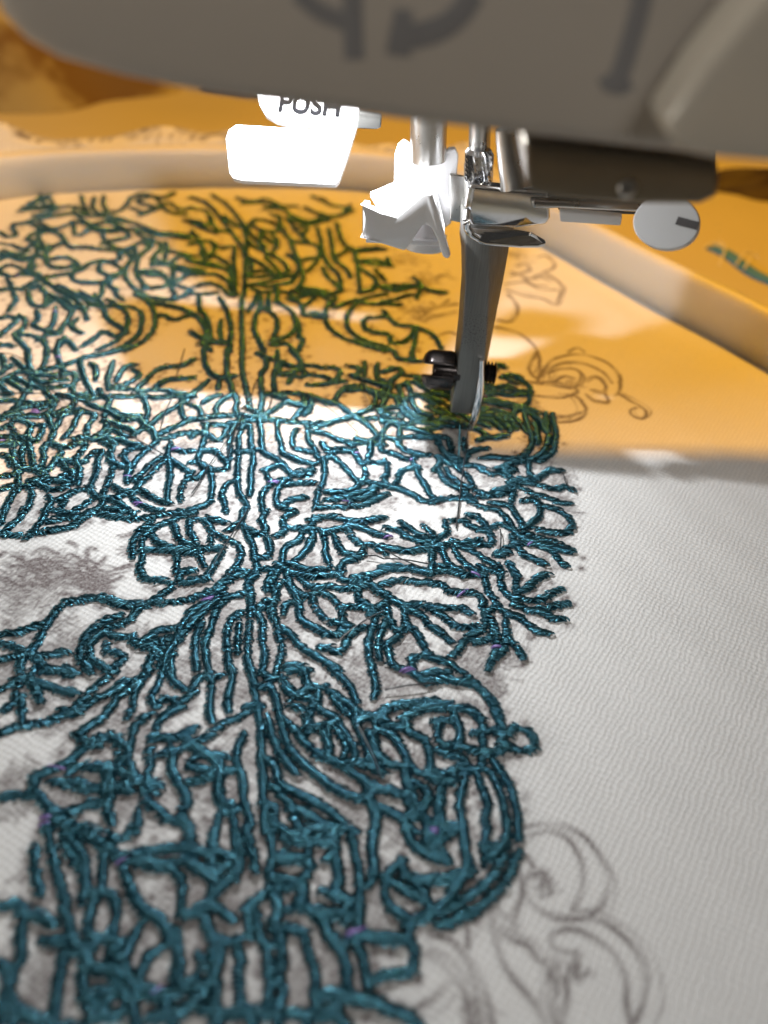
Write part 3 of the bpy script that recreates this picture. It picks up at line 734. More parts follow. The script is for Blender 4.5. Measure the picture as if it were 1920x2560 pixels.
101,1062 109,1040 123,1024 145,1007
-7,1311 -11,1290 -13,1274 -17,1259 -20,1243 -22,1227 -21,1211 -16,1190
110,878 129,870 141,879 161,885
-308,2214 -259,2176 -208,2170 -167,2228
-177,1289 -151,1293 -129,1305 -101,1315
-46,566 -32,551 -17,538
-112,1841 -89,1813 -69,1778 -74,1726 -109,1705
-303,1137 -301,1103 -311,1080 -331,1103
-1004,1741 -983,1741 -967,1740 -951,1739 -936,1742 -920,1747 -900,1754
-697,1337 -675,1295 -664,1283 -670,1274 -692,1256
136,1153 138,1123 142,1099 122,1065
-144,596 -126,584 -123,604
-525,1113 -505,1106 -490,1099 -475,1094 -458,1082
-180,849 -172,830 -170,810 -187,801
-800,1616 -782,1605 -769,1596 -755,1587 -743,1577 -730,1568 -717,1559 -705,1548 -693,1530
-249,669 -258,651 -264,627
118,568 136,562 150,549
-957,1660 -948,1692 -927,1690 -892,1672 -885,1704
-265,587 -253,570 -235,556
101,923 104,896 92,881 82,862
-64,947 -47,955 -34,964 -16,982
-601,1027 -589,997 -582,969 -575,946
-140,1949 -124,1875 -113,1782 -104,1715
-633,1801 -588,1780 -568,1825 -534,1800
-528,1153 -497,1135 -462,1136
108,1149 113,1116 108,1095 129,1073
-450,1453 -419,1429 -389,1419 -367,1423
-574,1133 -572,1098 -570,1077 -576,1050
-296,619 -277,605 -278,585
-248,1152 -237,1119 -232,1092 -223,1060
-144,284 -128,264
-247,396 -243,381 -244,366
41,1361 58,1347 69,1336 78,1323 89,1311 102,1294
-179,1257 -171,1216 -180,1187 -187,1158
-804,2170 -771,2209 -717,2194 -692,2242
199,1338 221,1338 237,1337 253,1335 274,1332
-444,883 -419,878 -393,879
-236,1241 -211,1230 -191,1217 -168,1215
-405,1070 -382,1091 -355,1103
109,571 113,552 119,534
85,1322 105,1314 119,1306 134,1301 154,1294
-596,912 -598,892 -597,872 -593,850
-419,570 -384,573
-616,1112 -597,1122 -582,1128 -562,1136
-173,974 -149,985 -120,985
-5,295 13,315
-569,994 -543,990 -513,990
-262,526 -255,544 -239,535
-272,1164 -239,1159 -208,1160
-549,1823 -537,1804 -525,1794 -510,1788 -495,1784 -479,1780 -464,1778 -443,1771
-229,909 -226,884 -234,867 -242,853
71,601 92,606 108,611
113,1280 146,1266 178,1251
-447,904 -428,895 -414,887 -398,872
-18,780 -3,758 16,748
-682,1023 -652,1024 -629,1031
185,694 184,670 172,650
-185,1328 -155,1327 -133,1318 -113,1315
-385,1187 -365,1174 -355,1153 -356,1138 -375,1140
163,1065 184,1055 199,1057 215,1046
-716,1334 -704,1303 -699,1273 -700,1256 -713,1241
-745,1753 -732,1704 -704,1678 -683,1632 -661,1614
-351,1709 -334,1722 -323,1733 -312,1746 -300,1756 -287,1765 -268,1774
-441,2020 -424,2095 -376,2081 -348,2041
-14,1091 -15,1112 -15,1128 -15,1144 -12,1160 -5,1180
-93,1656 -71,1658 -55,1658 -40,1661 -24,1663 -2,1666
-571,1313 -564,1274 -561,1244 -544,1208
-778,1194 -771,1214 -767,1229 -763,1245 -759,1266
146,1223 153,1203 162,1190 173,1179 189,1164
0,426 12,438 25,444
-263,618 -265,599 -256,580
-133,1893 -114,1882 -99,1878 -83,1875 -67,1875 -51,1874 -30,1874
-446,502 -441,516 -433,530
-170,919 -156,939 -131,950
179,1355 205,1338 229,1350 243,1340
139,942 154,936 163,925 174,905
-540,1509 -525,1519 -500,1502 -470,1526
-112,609 -92,608 -78,601
-658,1951 -637,1954 -621,1955 -605,1954 -589,1955 -573,1955 -552,1953
31,1170 58,1169 90,1183
-386,1022 -358,1003 -336,987
-35,216 -27,196
-646,1713 -616,1727 -584,1714 -558,1676
-212,1287 -208,1314 -191,1313 -187,1335 -199,1357
-92,603 -80,583 -69,575
-414,1861 -382,1836 -347,1802 -321,1762
176,1260 163,1277 156,1291 151,1306 148,1322 143,1343
-65,305 -40,307
163,1148 176,1161 196,1167 219,1176
-651,1028 -646,1007 -640,992 -633,978 -622,960
-81,1115 -64,1092 -48,1051
-564,1002 -566,981 -568,965 -571,944
-312,805 -303,781 -299,754
-111,874 -108,851 -117,821
-63,1125 -32,1117 -9,1111
-699,1674 -680,1708 -705,1742 -739,1751
153,829 168,820 191,816
163,1224 190,1220 198,1212 211,1192
64,1249 91,1229 112,1204
-110,722 -127,714 -129,693
-24,1213 -3,1212 13,1217 32,1225
94,1212 127,1207 149,1196
166,993 189,996 213,1011
35,1263 42,1243 53,1226 64,1222 80,1217
-751,1221 -734,1208 -721,1198 -707,1190 -688,1180
-735,2195 -676,2105 -618,2090
-92,315 -108,298
-125,1105 -109,1085 -79,1094
-550,1924 -514,1923 -483,1893 -457,1908
-697,1341 -701,1375 -682,1369 -657,1340
38,1540 34,1482 30,1442 37,1419
-210,1835 -190,1780 -174,1757 -146,1707
-526,1309 -540,1295 -544,1268 -542,1238
64,906 75,895 83,882 88,864
-389,1051 -361,1042 -341,1049
-31,1218 -11,1228 3,1234 24,1240
-576,1763 -557,1752 -543,1744 -527,1742 -511,1742 -490,1741
-433,2056 -399,2026 -361,2027 -338,2051
-158,1643 -174,1657 -187,1668 -200,1677 -214,1683 -235,1690
-752,1328 -734,1289 -718,1257 -703,1242
-888,1962 -859,1893 -842,1905 -837,1966
-43,1008 -20,1000 2,998
-801,2179 -798,2111 -806,2066 -841,2048
121,1235 141,1244 156,1249 177,1255
-264,869 -276,880 -248,870
96,511 110,512 124,509
-586,804 -563,804 -548,802
-48,1673 -17,1693 23,1728
-613,1850 -593,1844 -577,1841 -562,1835 -547,1831 -525,1829
-465,868 -453,888 -455,911
-165,1002 -136,1006 -130,1024
-133,272 -110,268
274,1231 277,1204 278,1184 277,1153
-273,1429 -239,1441 -217,1409
204,1242 220,1231 231,1219 240,1195
-304,2068 -291,2084 -280,2096 -267,2106 -255,2116 -242,2126 -232,2138 -226,2159
-7,1070 0,1039 -6,1008
-790,1386 -758,1379 -742,1363 -728,1365
-156,416 -133,404
-386,2210 -407,2215 -423,2219 -438,2224 -454,2223 -469,2218 -489,2210
-706,1081 -693,1102 -676,1114
-634,1022 -626,994 -610,963
248,1392 261,1375 271,1362 277,1348 279,1326
-256,1710 -235,1706 -219,1705 -203,1702 -182,1698
-140,1938 -120,1947 -106,1954 -92,1962 -77,1967 -57,1974
-270,1641 -251,1652 -239,1662 -225,1670 -206,1680
110,869 89,857 78,844
130,1075 154,1074 174,1068
-645,1901 -626,1855 -631,1812 -621,1754
178,913 192,926 199,925 210,913
166,391 143,385
-493,864 -481,885 -475,899
-397,1516 -388,1460 -369,1413
-769,1295 -754,1280 -743,1269 -731,1259 -712,1247
208,901 217,883 238,889
-645,1718 -624,1710 -609,1705 -593,1705 -572,1708
-842,1951 -825,1937 -811,1930 -795,1928 -780,1932 -760,1940
-405,1205 -398,1169 -382,1136
34,442 10,448
-157,874 -137,876 -121,878
-280,1191 -255,1176 -234,1164
-392,1217 -382,1244 -370,1276
-755,1201 -735,1179 -720,1170 -731,1162
94,1353 109,1337 122,1328 139,1315
-497,1634 -464,1633 -434,1646
-244,464 -221,472
-885,1569 -857,1523 -858,1501 -854,1474
10,477 -15,477
-41,1392 -38,1342 -19,1323
-526,865 -507,864 -490,862
-276,740 -262,746 -247,751
-73,416 -51,405
-478,999 -454,987 -438,984
18,1359 43,1351 60,1323
17,1176 16,1137 17,1111
21,1820 39,1792 40,1754 32,1703
-359,1873 -354,1852 -345,1839 -335,1826 -327,1812 -319,1799 -311,1785 -304,1764
251,1274 265,1290 272,1304 274,1320 275,1342
91,820 107,815 123,813
-841,1606 -807,1567 -789,1514
-449,936 -435,925 -413,920
-553,2071 -515,2009 -473,1999
-1057,2011 -1041,2024 -1027,2032 -1012,2039 -993,2048
-103,1369 -78,1367 -80,1325
-109,1672 -124,1657 -134,1645 -145,1632 -158,1616
-271,2307 -234,2254 -184,2245
-542,899 -532,881 -533,858
-363,1190 -354,1212 -335,1230
225,1031 218,1000 213,979
-204,457 -194,478
-700,1466 -701,1434 -668,1406
-597,860 -590,834 -590,821
-614,1296 -596,1281 -581,1236
-118,1889 -81,1905 -51,1886
143,1107 160,1123 180,1130
-990,1767 -961,1756 -933,1779
-515,900 -513,880 -516,860
-966,1844 -940,1831 -940,1861 -964,1914
-58,690 -31,682
-634,1119 -621,1102 -613,1089 -601,1071
-203,487 -221,474
-128,350 -148,358
-283,2000 -290,2020 -299,2034 -308,2047 -315,2061 -319,2076 -326,2091 -335,2104 -340,2125
181,1280 168,1297 162,1312 155,1332
18,719 -8,706
-582,2026 -564,2014 -552,2004 -538,1994 -524,1987 -506,1975
201,840 207,823 214,808
-928,1898 -946,1910 -958,1919 -972,1927 -985,1936 -1005,1944
-700,1395 -696,1357 -697,1327
-81,414 -60,413
-370,2014 -344,1960 -345,1888
-359,1083 -348,1103 -331,1095
178,1343 190,1323 214,1315
-783,1553 -766,1539 -755,1529 -745,1516 -728,1504
-160,1240 -159,1207 -167,1183
-704,1651 -700,1629 -696,1614 -691,1599 -690,1583 -694,1562
-342,1654 -341,1632 -341,1616 -342,1600 -346,1585 -346,1563
-780,1859 -759,1854 -745,1847 -731,1840 -714,1826
-1053,2034 -1044,2054 -1041,2070 -1038,2085 -1037,2101 -1038,2117 -1044,2138
-27,1278 -22,1299 -14,1312 -6,1332
-626,1901 -619,1881 -613,1866 -608,1851 -608,1835 -605,1819 -602,1803 -599,1782
-1030,2101 -1017,2084 -1005,2073 -990,2066 -975,2062 -954,2058
219,1377 239,1392 261,1384
-379,1760 -363,1774 -349,1782 -328,1784
-867,1588 -861,1609 -854,1624 -845,1643
112,569 111,544
-822,1990 -801,1987 -786,1981 -772,1972 -753,1963
257,1107 252,1081 256,1060
-307,871 -297,834
-154,543 -131,542
-204,758 -196,768 -211,776
-349,2126 -329,2117 -315,2111 -300,2105 -279,2099
-186,1880 -180,1900 -174,1915 -167,1929 -159,1943 -147,1961
36,1271 33,1293 29,1308 21,1328
-1054,2072 -1043,2090 -1036,2105 -1029,2119 -1017,2137
-525,1583 -526,1605 -529,1621 -536,1635 -543,1649 -549,1670
-196,976 -169,994
-310,1711 -297,1671 -291,1619
-551,2022 -564,2039 -578,2047 -594,2050 -615,2048
-395,1847 -389,1827 -385,1811 -382,1795 -379,1780 -377,1764 -378,1742
-513,1929 -496,1883 -495,1821
-394,2010 -384,1991 -376,1977 -367,1964 -355,1953 -339,1938
-420,1403 -384,1422
223,1386 238,1370 255,1358
142,1293 141,1315 142,1330 150,1350
-675,1627 -664,1608 -656,1595 -646,1582 -631,1567
-277,2067 -282,2005 -259,1966
-726,1964 -715,1946 -706,1933 -694,1922 -681,1913 -670,1894
-898,2156 -880,2083 -848,2043
-1035,2087 -1014,2113 -980,2072
-941,2164 -912,2102 -878,2044
-205,1669 -230,1608
-879,2179 -861,2114 -827,2056
-651,1041 -666,1056 -680,1073
-794,1302 -783,1284 -776,1269 -766,1250
-1028,2050 -1007,2049 -991,2046 -969,2046
-428,1957 -413,1942 -405,1928 -394,1916 -376,1905
-560,1049 -535,1063
-275,1856 -230,1883
-917,1910 -935,1921 -948,1931 -960,1941 -976,1955
-516,2106 -507,2087 -497,2074 -487,2062 -478,2049 -463,2034
-744,2129 -775,2153 -758,2189
-78,1848 -68,1829 -60,1815 -54,1800 -45,1781
-818,1336 -799,1339 -783,1335
179,747 160,729
-314,1655 -313,1634 -310,1618 -307,1603 -301,1582
174,515 173,535
-68,1397 -64,1341
206,1401 219,1426 233,1415
-698,2116 -719,2121 -734,2126 -754,2132
-679,1018 -651,1016
-264,842 -261,813
-206,1592 -168,1576
229,1235 239,1254 248,1273
-741,2053 -728,2070 -721,2084 -712,2103
-943,1861 -930,1844 -922,1830 -913,1817 -897,1802
-884,1569 -896,1587 -903,1601 -918,1617
-563,1893 -549,1909 -535,1925
-300,2313 -284,2299 -272,2288 -257,2274
-344,1244 -348,1280
-194,2194 -188,2214 -185,2230 -181,2245 -177,2267
-525,1860 -515,1841 -508,1827 -504,1806
-394,2146 -377,2132 -360,2120
-50,1922 -46,1901 -42,1880'''
JUMPS = '''-796,1299 -772,1296 -739,1284
-659,1192 -616,1167 -575,1138 -538,1122 -495,1088 -460,1065 -423,1043 -389,1022
-442,1375 -435,1312 -431,1261
-422,1209 -420,1151 -415,1096
-736,1161 -695,1166 -658,1174
-677,1058 -651,1051
-273,1291 -275,1257 -274,1228
-236,1242 -234,1218 -235,1187
-277,1184 -277,1150 -285,1105 -296,1048 -305,1008 -312,954 -317,929
-282,1113 -280,1054 -279,1031
-179,1255 -143,1224 -100,1180 -59,1135
-69,1311 -45,1244 -28,1191 -17,1155
6,836 34,817 66,806
7,817 34,817 75,815
190,907 190,888 188,866
306,1079 312,1060 312,1041 328,1021
-220,899 -229,854 -239,804 -249,757
-45,656 -24,681 -3,702 13,715
-22,820 -7,820 7,816
21,580 51,589 86,598
-10,526 12,484 26,452'''
PRINT = '''354,2014 379,2031 396,1995 389,1950 364,1924 327,1875
296,1942 317,1968 327,1927 302,1901 274,1885
363,1918 390,1877 399,1839 376,1749 344,1771 298,1781 256,1801
257,1831 307,1851 344,1819 385,1826
258,1773 277,1730 273,1676 253,1634 225,1633
219,1598 243,1594 274,1576 298,1533 308,1482 304,1430 297,1395 284,1413 282,1434 292,1464 307,1504
300,1388 311,1424 338,1472 372,1500 404,1509 440,1496 466,1464 474,1423 467,1382 455,1353
314,1418 348,1459 387,1473 420,1464 446,1433 455,1400
325,1420 357,1439 387,1444 399,1418 391,1390 375,1373
377,1516 399,1535 413,1522
299,1381 332,1387 357,1377 376,1357 352,1337 315,1325 272,1325 245,1333
397,1404 418,1421 431,1410 438,1384 427,1362 406,1365
396,1344 408,1327 421,1323 436,1325 434,1357
463,1361 484,1339 505,1317 510,1299 498,1279 481,1282 477,1300 490,1314
274,1306 265,1274 284,1252 313,1239 347,1241 374,1266 384,1298 373,1334 353,1344
283,1282 308,1256 342,1255 373,1278
248,1380 277,1378 306,1376
276,1906 310,1882 341,1878
301,1880 325,1844 360,1841
310,1417 295,1381 327,1373 363,1365
329,1386 353,1411 375,1407
180,410 199,419 219,423 242,421 260,410 273,392 280,371 277,351 268,334 255,328
221,414 240,407 252,388 254,368 250,348 237,330
263,329 246,323 226,321 209,323 196,330 189,342 188,354 196,365 210,368 215,357 216,346 205,340
172,390 181,370 185,354 182,335 174,316 176,304
179,392 191,383 198,372
233,320 258,322 278,315 293,301 301,285 302,267 297,249 285,232
280,223 279,249 282,266 274,287 262,299 246,308 228,309 213,304 207,296 213,288 227,286 235,284 231,268
147,329 148,310 153,292 158,276 167,263 178,250 189,237 199,217
148,326 162,316 172,312
154,303 169,296 185,291 195,279 205,271 206,256 203,238 211,218
220,264 221,251 216,235 210,218
124,322 125,303 124,285
86,292 105,288 119,277 130,264 136,251 141,234 146,213
80,274 97,269 108,257 117,246 123,230 125,211
72,226 90,238 102,250
-10,1659 21,1647 48,1641 81,1664 111,1688 134,1698
25,1619 49,1601 73,1622 100,1645 128,1661
90,1543 111,1558 126,1550
77,1826 100,1857 124,1835
67,1697 89,1677 111,1718
40,1668 57,1636 41,1611
-507,776 -497,757 -490,742
-424,743 -417,762 -411,779
-388,756 -369,768
-424,740 -395,751 -368,764
-437,720 -402,722 -375,742
-562,761 -559,769
-401,824 -385,831 -369,839
-427,743 -408,747 -387,732
-506,741 -505,750 -496,751
-419,705 -409,710 -395,700
-518,770 -505,784 -481,775
-462,749 -447,749 -432,750
-485,730 -467,734 -447,718
-480,726 -459,719 -443,712
-420,718 -411,731 -393,728
-518,706 -512,717 -498,711
-424,745 -414,736 -410,729
-426,729 -412,738 -392,734
-516,756 -507,762 -493,759
-504,713 -497,714 -489,711
-436,760 -434,771 -424,765
-520,728 -513,724 -510,719
-464,752 -465,778 -447,771
-507,729 -495,717 -492,708
-526,738 -526,756 -512,750
-472,760 -462,765 -448,767
-481,754 -472,749 -466,747
-451,737 -438,730 -430,728
-506,709 -496,714 -482,705
-441,735 -435,734 -429,732
-422,713 -414,723 -399,722
-438,700 -424,696 -412,700
-534,720 -510,706 -497,704
-465,730 -458,728 -452,728
-434,764 -442,793 -430,796
-449,761 -432,756 -418,748
-450,733 -435,743 -413,738
-440,719 -421,718 -404,707
-462,725 -449,730 -432,727
-514,741 -503,738 -495,733
-435,739 -445,764 -437,767
-539,722 -534,722 -529,726
-480,716 -472,709 -470,710
-433,721 -422,722 -411,721
-475,801 -467,798 -460,794
-430,733 -416,736 -401,730
-469,754 -450,742 -439,740
-430,739 -408,730 -393,728
-415,714 -401,722 -380,719
-534,758 -527,757 -519,752
-494,746 -484,748 -472,745
-423,732 -403,710 -400,704
-490,756 -473,763 -451,756
-517,725 -516,738 -505,734
-433,719 -413,712 -400,701
-546,763 -537,762 -529,763
-494,726 -480,721 -470,714
-544,719 -528,709 -521,711
-538,694 -528,692 -520,689
-447,721 -435,719 -424,716
-434,743 -419,719 -422,713
-485,756 -476,760 -464,757
-476,753 -461,746 -451,735
-515,746 -494,740 -477,740
-426,734 -418,751 -397,750
-428,753 -408,740 -397,744
-529,694 -514,702 -493,698
-407,704 -402,716 -388,713
-411,712 -394,713 -377,706
-457,730 -453,740 -440,744
-453,729 -446,743 -428,738
-518,753 -511,750 -505,744
-478,716 -464,718 -447,710
-428,737 -407,725 -395,716
-537,743 -526,747 -513,744
-551,750 -542,746 -536,743
-449,700 -434,700 -420,694'''
PATCH = '''-49.8,72.8,5.01,0.60
-52.2,70.2,3.94,0.60
-45.9,72.5,3.66,0.50
-49.4,68.3,3.88,0.65
-45.9,67.9,2.91,0.50
-43.9,73.5,2.68,0.35
-37.8,80.1,2.24,0.50
-37.9,82.8,1.57,0.40
-15.2,80.3,2.81,0.55
-11.4,79.9,3.50,0.70
-7.1,79.2,3.13,0.50
8.3,62.7,1.37,0.50
14.9,65.4,3.81,0.35
16.6,65.6,2.54,0.50
4.4,65.0,2.53,0.75
4.1,60.3,2.75,0.60
-0.4,62.5,2.80,0.70
1.4,60.0,2.44,0.60
19.9,66.0,2.55,0.60
18.4,77.7,4.14,0.60
23.1,76.7,3.42,0.45
28.5,93.1,3.04,0.60
29.0,104.5,2.43,0.50
17.7,88.8,2.59,0.45
14.4,84.8,2.53,0.40
13.4,99.1,2.36,0.20
-27.7,98.9,3.14,0.50
-25.1,114.6,3.42,0.50
-35.5,114.3,2.56,0.50
-17.5,95.0,3.07,0.40
-59.5,97.7,2.34,0.55
-55.4,117.8,3.48,0.50
-62.1,115.4,3.44,0.55
-66.9,110.8,3.35,0.50
-72.2,123.6,3.58,0.45
-44.8,96.5,2.32,0.40
-31.7,63.8,2.19,0.50
-39.9,60.8,3.07,0.45
-39.0,63.0,1.87,0.45
-34.5,64.2,2.52,0.35
-34.3,56.9,2.38,0.35
-18.9,57.9,2.40,0.40
-17.9,63.2,2.50,0.40
-14.3,55.9,1.78,0.35
-28.2,48.7,2.24,0.35
-31.4,45.2,2.72,0.30
-19.9,41.3,3.16,0.30
-18.4,46.5,2.20,0.30
-10.3,47.2,1.66,0.40
4.9,39.8,2.08,0.40
1.1,30.9,1.92,0.50
3.7,30.3,2.38,0.55
1.0,23.6,2.68,0.60
3.3,23.1,1.78,0.50
6.9,34.7,1.74,0.30
-7.1,30.2,1.90,0.50
-4.7,25.2,2.27,0.50
-16.6,22.2,2.64,0.50
-22.2,22.8,1.77,0.40
-27.0,27.8,2.33,0.35
-31.1,29.8,1.42,0.40
-20.3,28.4,1.87,0.40
-12.7,29.0,2.35,0.40
20.8,35.6,1.10,0.60
23.3,27.4,1.11,0.60
20.8,26.9,1.01,0.50
13.0,23.1,1.78,0.70
4.9,181.4,4.62,0.40
3.4,164.1,4.31,0.40
0.5,192.5,4.82,0.35
29.5,201.1,3.73,0.30
31.3,142.1,2.45,0.35
36.8,138.3,2.12,0.40
26.0,129.1,2.03,0.40
35.0,189.7,2.39,0.30
-25.6,41.7,1.43,0.96
23.6,108.2,1.90,0.80
27.1,117.1,2.02,0.60
13.4,117.8,1.49,0.69
16.0,61.1,1.55,0.90
16.2,61.4,2.10,0.73
-28.4,24.8,2.46,0.68
-46.4,54.3,2.15,0.60
1.8,61.5,1.90,0.55
30.8,98.5,2.34,0.82
-8.8,70.3,1.31,0.81
-39.1,38.2,1.33,0.71
-32.1,32.5,2.49,0.89
-38.1,48.9,1.31,0.57
-2.5,59.7,2.37,0.93
-11.5,33.3,1.24,0.95
-31.9,79.2,1.43,0.51
2.1,76.1,1.76,0.91
-13.8,64.4,2.29,0.64
-41.4,61.0,2.44,1.00
-33.4,39.1,1.37,0.61
-11.6,70.1,2.59,0.88
-9.3,88.9,2.19,0.50
7.0,52.6,2.09,0.74
-32.8,55.8,2.05,0.70
10.4,124.3,1.43,0.57
3.8,69.7,2.02,0.52
-34.9,108.4,2.26,0.83
-12.5,96.8,1.62,0.82
0.3,95.4,2.07,0.88
-2.2,53.5,2.14,0.56
-18.7,55.5,1.79,0.88
-31.9,29.2,1.21,0.66
-21.4,68.7,1.50,0.78
-10.4,37.2,1.24,0.92
-25.5,107.8,2.54,0.79
-11.6,67.8,1.81,0.67
-38.2,51.0,2.43,0.64
4.7,40.2,1.50,1.00
-15.3,31.4,1.81,0.71
30.7,100.5,1.92,0.91
10.8,84.0,1.94,0.76
18.9,104.2,2.58,0.68
-36.5,105.6,2.55,0.96
-16.3,28.3,1.43,0.65
31.0,106.2,2.05,0.87
28.7,90.0,2.39,0.54
-15.4,30.9,2.26,0.99
10.2,55.7,1.57,0.99
-12.4,30.4,1.71,0.67
-27.6,77.9,2.03,0.77
-8.3,52.1,1.58,0.56
1.9,33.4,1.99,0.85
-1.7,93.1,1.65,0.85
-25.0,60.0,1.98,0.60
-55.4,114.5,1.85,0.88
-28.3,30.1,1.47,0.69
-16.3,99.0,2.53,0.94
-28.5,90.2,1.39,0.80
12.1,104.2,2.23,0.50
-13.9,64.4,1.33,0.69
-53.4,111.8,2.43,0.83
20.3,84.3,1.45,0.93
15.6,89.1,1.86,0.64
-7.1,70.7,1.68,0.68
4.6,86.3,2.56,0.92
-41.3,58.0,1.60,0.72
1.2,25.3,1.84,0.91
-1.9,45.2,1.90,0.56
11.0,83.6,2.33,0.51
-15.9,65.3,1.56,0.79
13.1,64.6,2.05,0.58
-34.6,93.8,1.68,0.83
-49.0,63.0,2.28,0.64
-29.1,44.9,1.51,0.75
-46.9,56.4,1.66,0.84
25.0,98.5,2.29,0.88
4.6,111.0,1.26,0.93
-10.3,80.3,1.34,0.87
-54.8,92.2,1.91,0.84
-2.8,27.0,2.60,0.94
-11.9,53.3,1.49,0.91
6.5,79.4,1.81,0.76
12.4,103.8,2.56,0.54
-22.8,114.4,1.89,0.69
-24.3,39.7,2.38,0.52
-32.9,81.9,1.32,0.91
14.9,106.3,1.38,0.66
-32.4,56.3,2.18,0.90
-34.4,92.4,1.34,0.56
-11.0,29.8,2.43,0.50
24.2,91.4,1.76,0.88
-19.6,59.9,2.54,0.64
7.2,49.0,1.23,0.61
-19.0,77.3,2.07,0.52
-10.9,38.1,2.28,0.64
-17.5,91.1,1.76,0.51
-11.9,65.4,2.46,0.93
-40.0,113.5,1.52,0.64
-16.1,96.1,2.41,0.51
-58.2,109.2,1.98,0.82
13.8,115.9,2.03,0.57
-26.5,72.8,1.94,0.54
-9.9,72.5,2.45,0.86
-40.6,51.8,1.45,0.99
-34.4,116.0,2.32,0.91
-47.6,61.3,2.03,0.61
-43.1,104.8,1.69,0.99
-18.6,57.0,1.61,0.82
-24.1,31.5,2.35,0.72
-20.3,23.5,2.54,0.73
8.0,110.8,2.46,0.74
-13.9,51.9,2.31,0.71
-33.5,39.5,1.24,0.55
-10.4,55.4,1.30,0.55
-8.0,68.3,1.48,0.55
-1.5,58.1,1.49,0.95
27.9,109.5,1.99,0.50
8.7,82.4,1.45,0.60
4.4,66.8,1.68,0.84
-45.9,55.9,2.16,0.72
16.6,59.4,1.30,0.86
1.4,24.2,2.00,0.93
-25.8,55.6,2.56,0.99
-35.2,47.9,1.91,0.57
-26.6,31.1,2.41,0.82
-11.6,48.3,2.54,0.92
-38.0,111.0,2.12,0.70
-2.0,63.0,1.40,0.59
-38.8,41.7,2.45,0.55
-30.7,51.4,1.32,0.73
-18.5,29.5,1.93,0.72
-9.5,33.6,1.33,0.77
-30.4,46.6,1.36,0.59
-1.6,44.7,1.70,0.65
-0.2,41.9,2.47,0.51
-25.9,21.1,1.23,0.54
-27.8,22.2,1.94,0.99
-52.5,91.2,1.55,0.67
-28.2,76.9,1.48,0.58
-21.4,73.7,1.29,0.55
-16.2,81.4,1.37,0.91
-23.1,30.2,1.63,0.53
-19.7,78.2,1.25,0.52
-24.2,31.6,1.68,0.83
-28.7,72.9,2.18,0.81
13.7,57.0,1.80,0.91
-32.7,111.3,2.31,0.96
-9.2,69.5,1.41,0.53
13.9,77.7,1.90,0.88
-23.4,41.2,2.31,0.60
-19.1,26.4,1.81,0.77
-16.2,56.2,1.99,0.85
-26.3,49.1,1.94,0.79
-20.8,68.9,1.95,0.74
-21.6,46.4,2.45,0.65
-46.4,101.1,2.27,0.88
-21.2,44.6,2.05,0.92
-58.4,87.2,1.96,0.79
25.6,85.2,2.54,0.98
-12.9,30.6,2.15,0.69
-9.7,99.6,2.56,0.53
-40.2,41.4,2.12,0.79
-7.6,89.7,2.43,0.92
30.1,99.0,1.23,0.78
-31.5,95.1,1.26,0.93
-22.4,86.3,2.06,0.78
-1.8,83.4,2.01,0.91
13.9,52.2,1.97,0.64
-32.0,90.7,1.78,0.74
-6.2,85.8,1.31,0.97
-32.1,94.4,1.39,0.81
-21.5,65.9,1.74,0.97
-10.8,91.0,1.45,0.81
6.6,107.6,1.42,0.80
-33.0,41.1,2.56,0.98
-44.4,117.0,2.24,0.90
-32.9,53.0,2.14,0.71
1.3,46.3,2.46,0.87
-22.1,102.5,2.43,0.94
-43.5,64.7,2.18,0.74
-3.7,22.8,1.45,0.70
15.8,59.7,1.33,0.63
-24.8,84.9,1.23,0.54
6.0,70.9,1.40,1.00
-14.5,95.4,2.53,0.75
0.9,36.8,1.56,0.83
-19.5,78.4,1.71,0.69
-20.2,27.0,1.40,0.75
-13.0,93.6,1.50,0.83
-12.2,76.4,1.61,0.82
6.8,48.9,2.26,0.64
-2.6,79.1,1.37,0.53
-0.3,35.1,1.64,0.57
-16.9,71.0,1.86,0.59
-44.7,107.5,1.34,0.68
-28.1,21.1,1.85,0.69
14.7,61.0,1.73,0.54
-3.9,23.4,2.18,0.57
-16.4,28.3,2.33,0.98
-0.3,74.0,1.34,0.91
-71.9,112.6,1.82,0.91
-25.7,26.0,2.14,0.91
-12.8,46.9,1.68,0.65
-60.6,105.2,1.43,0.71
-26.4,49.2,2.32,0.56
-22.7,120.8,1.83,0.80
31.5,106.9,2.08,0.55
0.4,53.0,1.54,0.93
11.4,64.1,1.58,0.80
-20.9,65.7,1.31,0.94
14.7,86.5,2.34,0.99
28.6,118.0,2.26,0.96
-3.6,71.0,2.33,0.79
25.7,100.4,2.11,0.63
-26.3,38.7,2.39,0.65
-0.9,42.1,2.53,0.61
-30.5,50.4,2.55,0.60
-14.5,43.4,1.25,0.94
-17.6,33.3,2.59,0.70
8.9,121.9,2.32,0.72
-23.3,57.4,1.73,0.54
-21.1,110.6,1.67,0.67
13.6,63.0,1.82,0.53
12.0,68.0,1.62,0.90
-28.2,22.3,1.59,0.84
-12.6,114.2,2.54,0.95
0.8,115.1,1.70,0.53
4.7,57.4,1.67,0.71
14.0,67.5,1.52,0.92
14.5,62.4,2.08,0.64
-12.7,93.1,1.76,0.84
-6.4,31.2,1.99,0.74
-31.7,86.1,1.61,0.55
-26.6,48.6,1.78,0.63
-15.2,50.4,2.50,0.79
-20.9,106.7,1.48,0.81
-14.3,26.3,1.90,0.95
-32.4,57.3,2.22,0.59
-28.0,19.8,2.53,0.83'''
def unpack(s): return [np.array([[float(c)*0.1 for c in p.split(',')] for p in l.split()]) for l in s.strip().split('\n')]
strokes, jumps, prints = unpack(STROKES), unpack(JUMPS), unpack(PRINT)
patches = np.array([[float(c) for c in l.split(',')] for l in PATCH.strip().split('\n')])
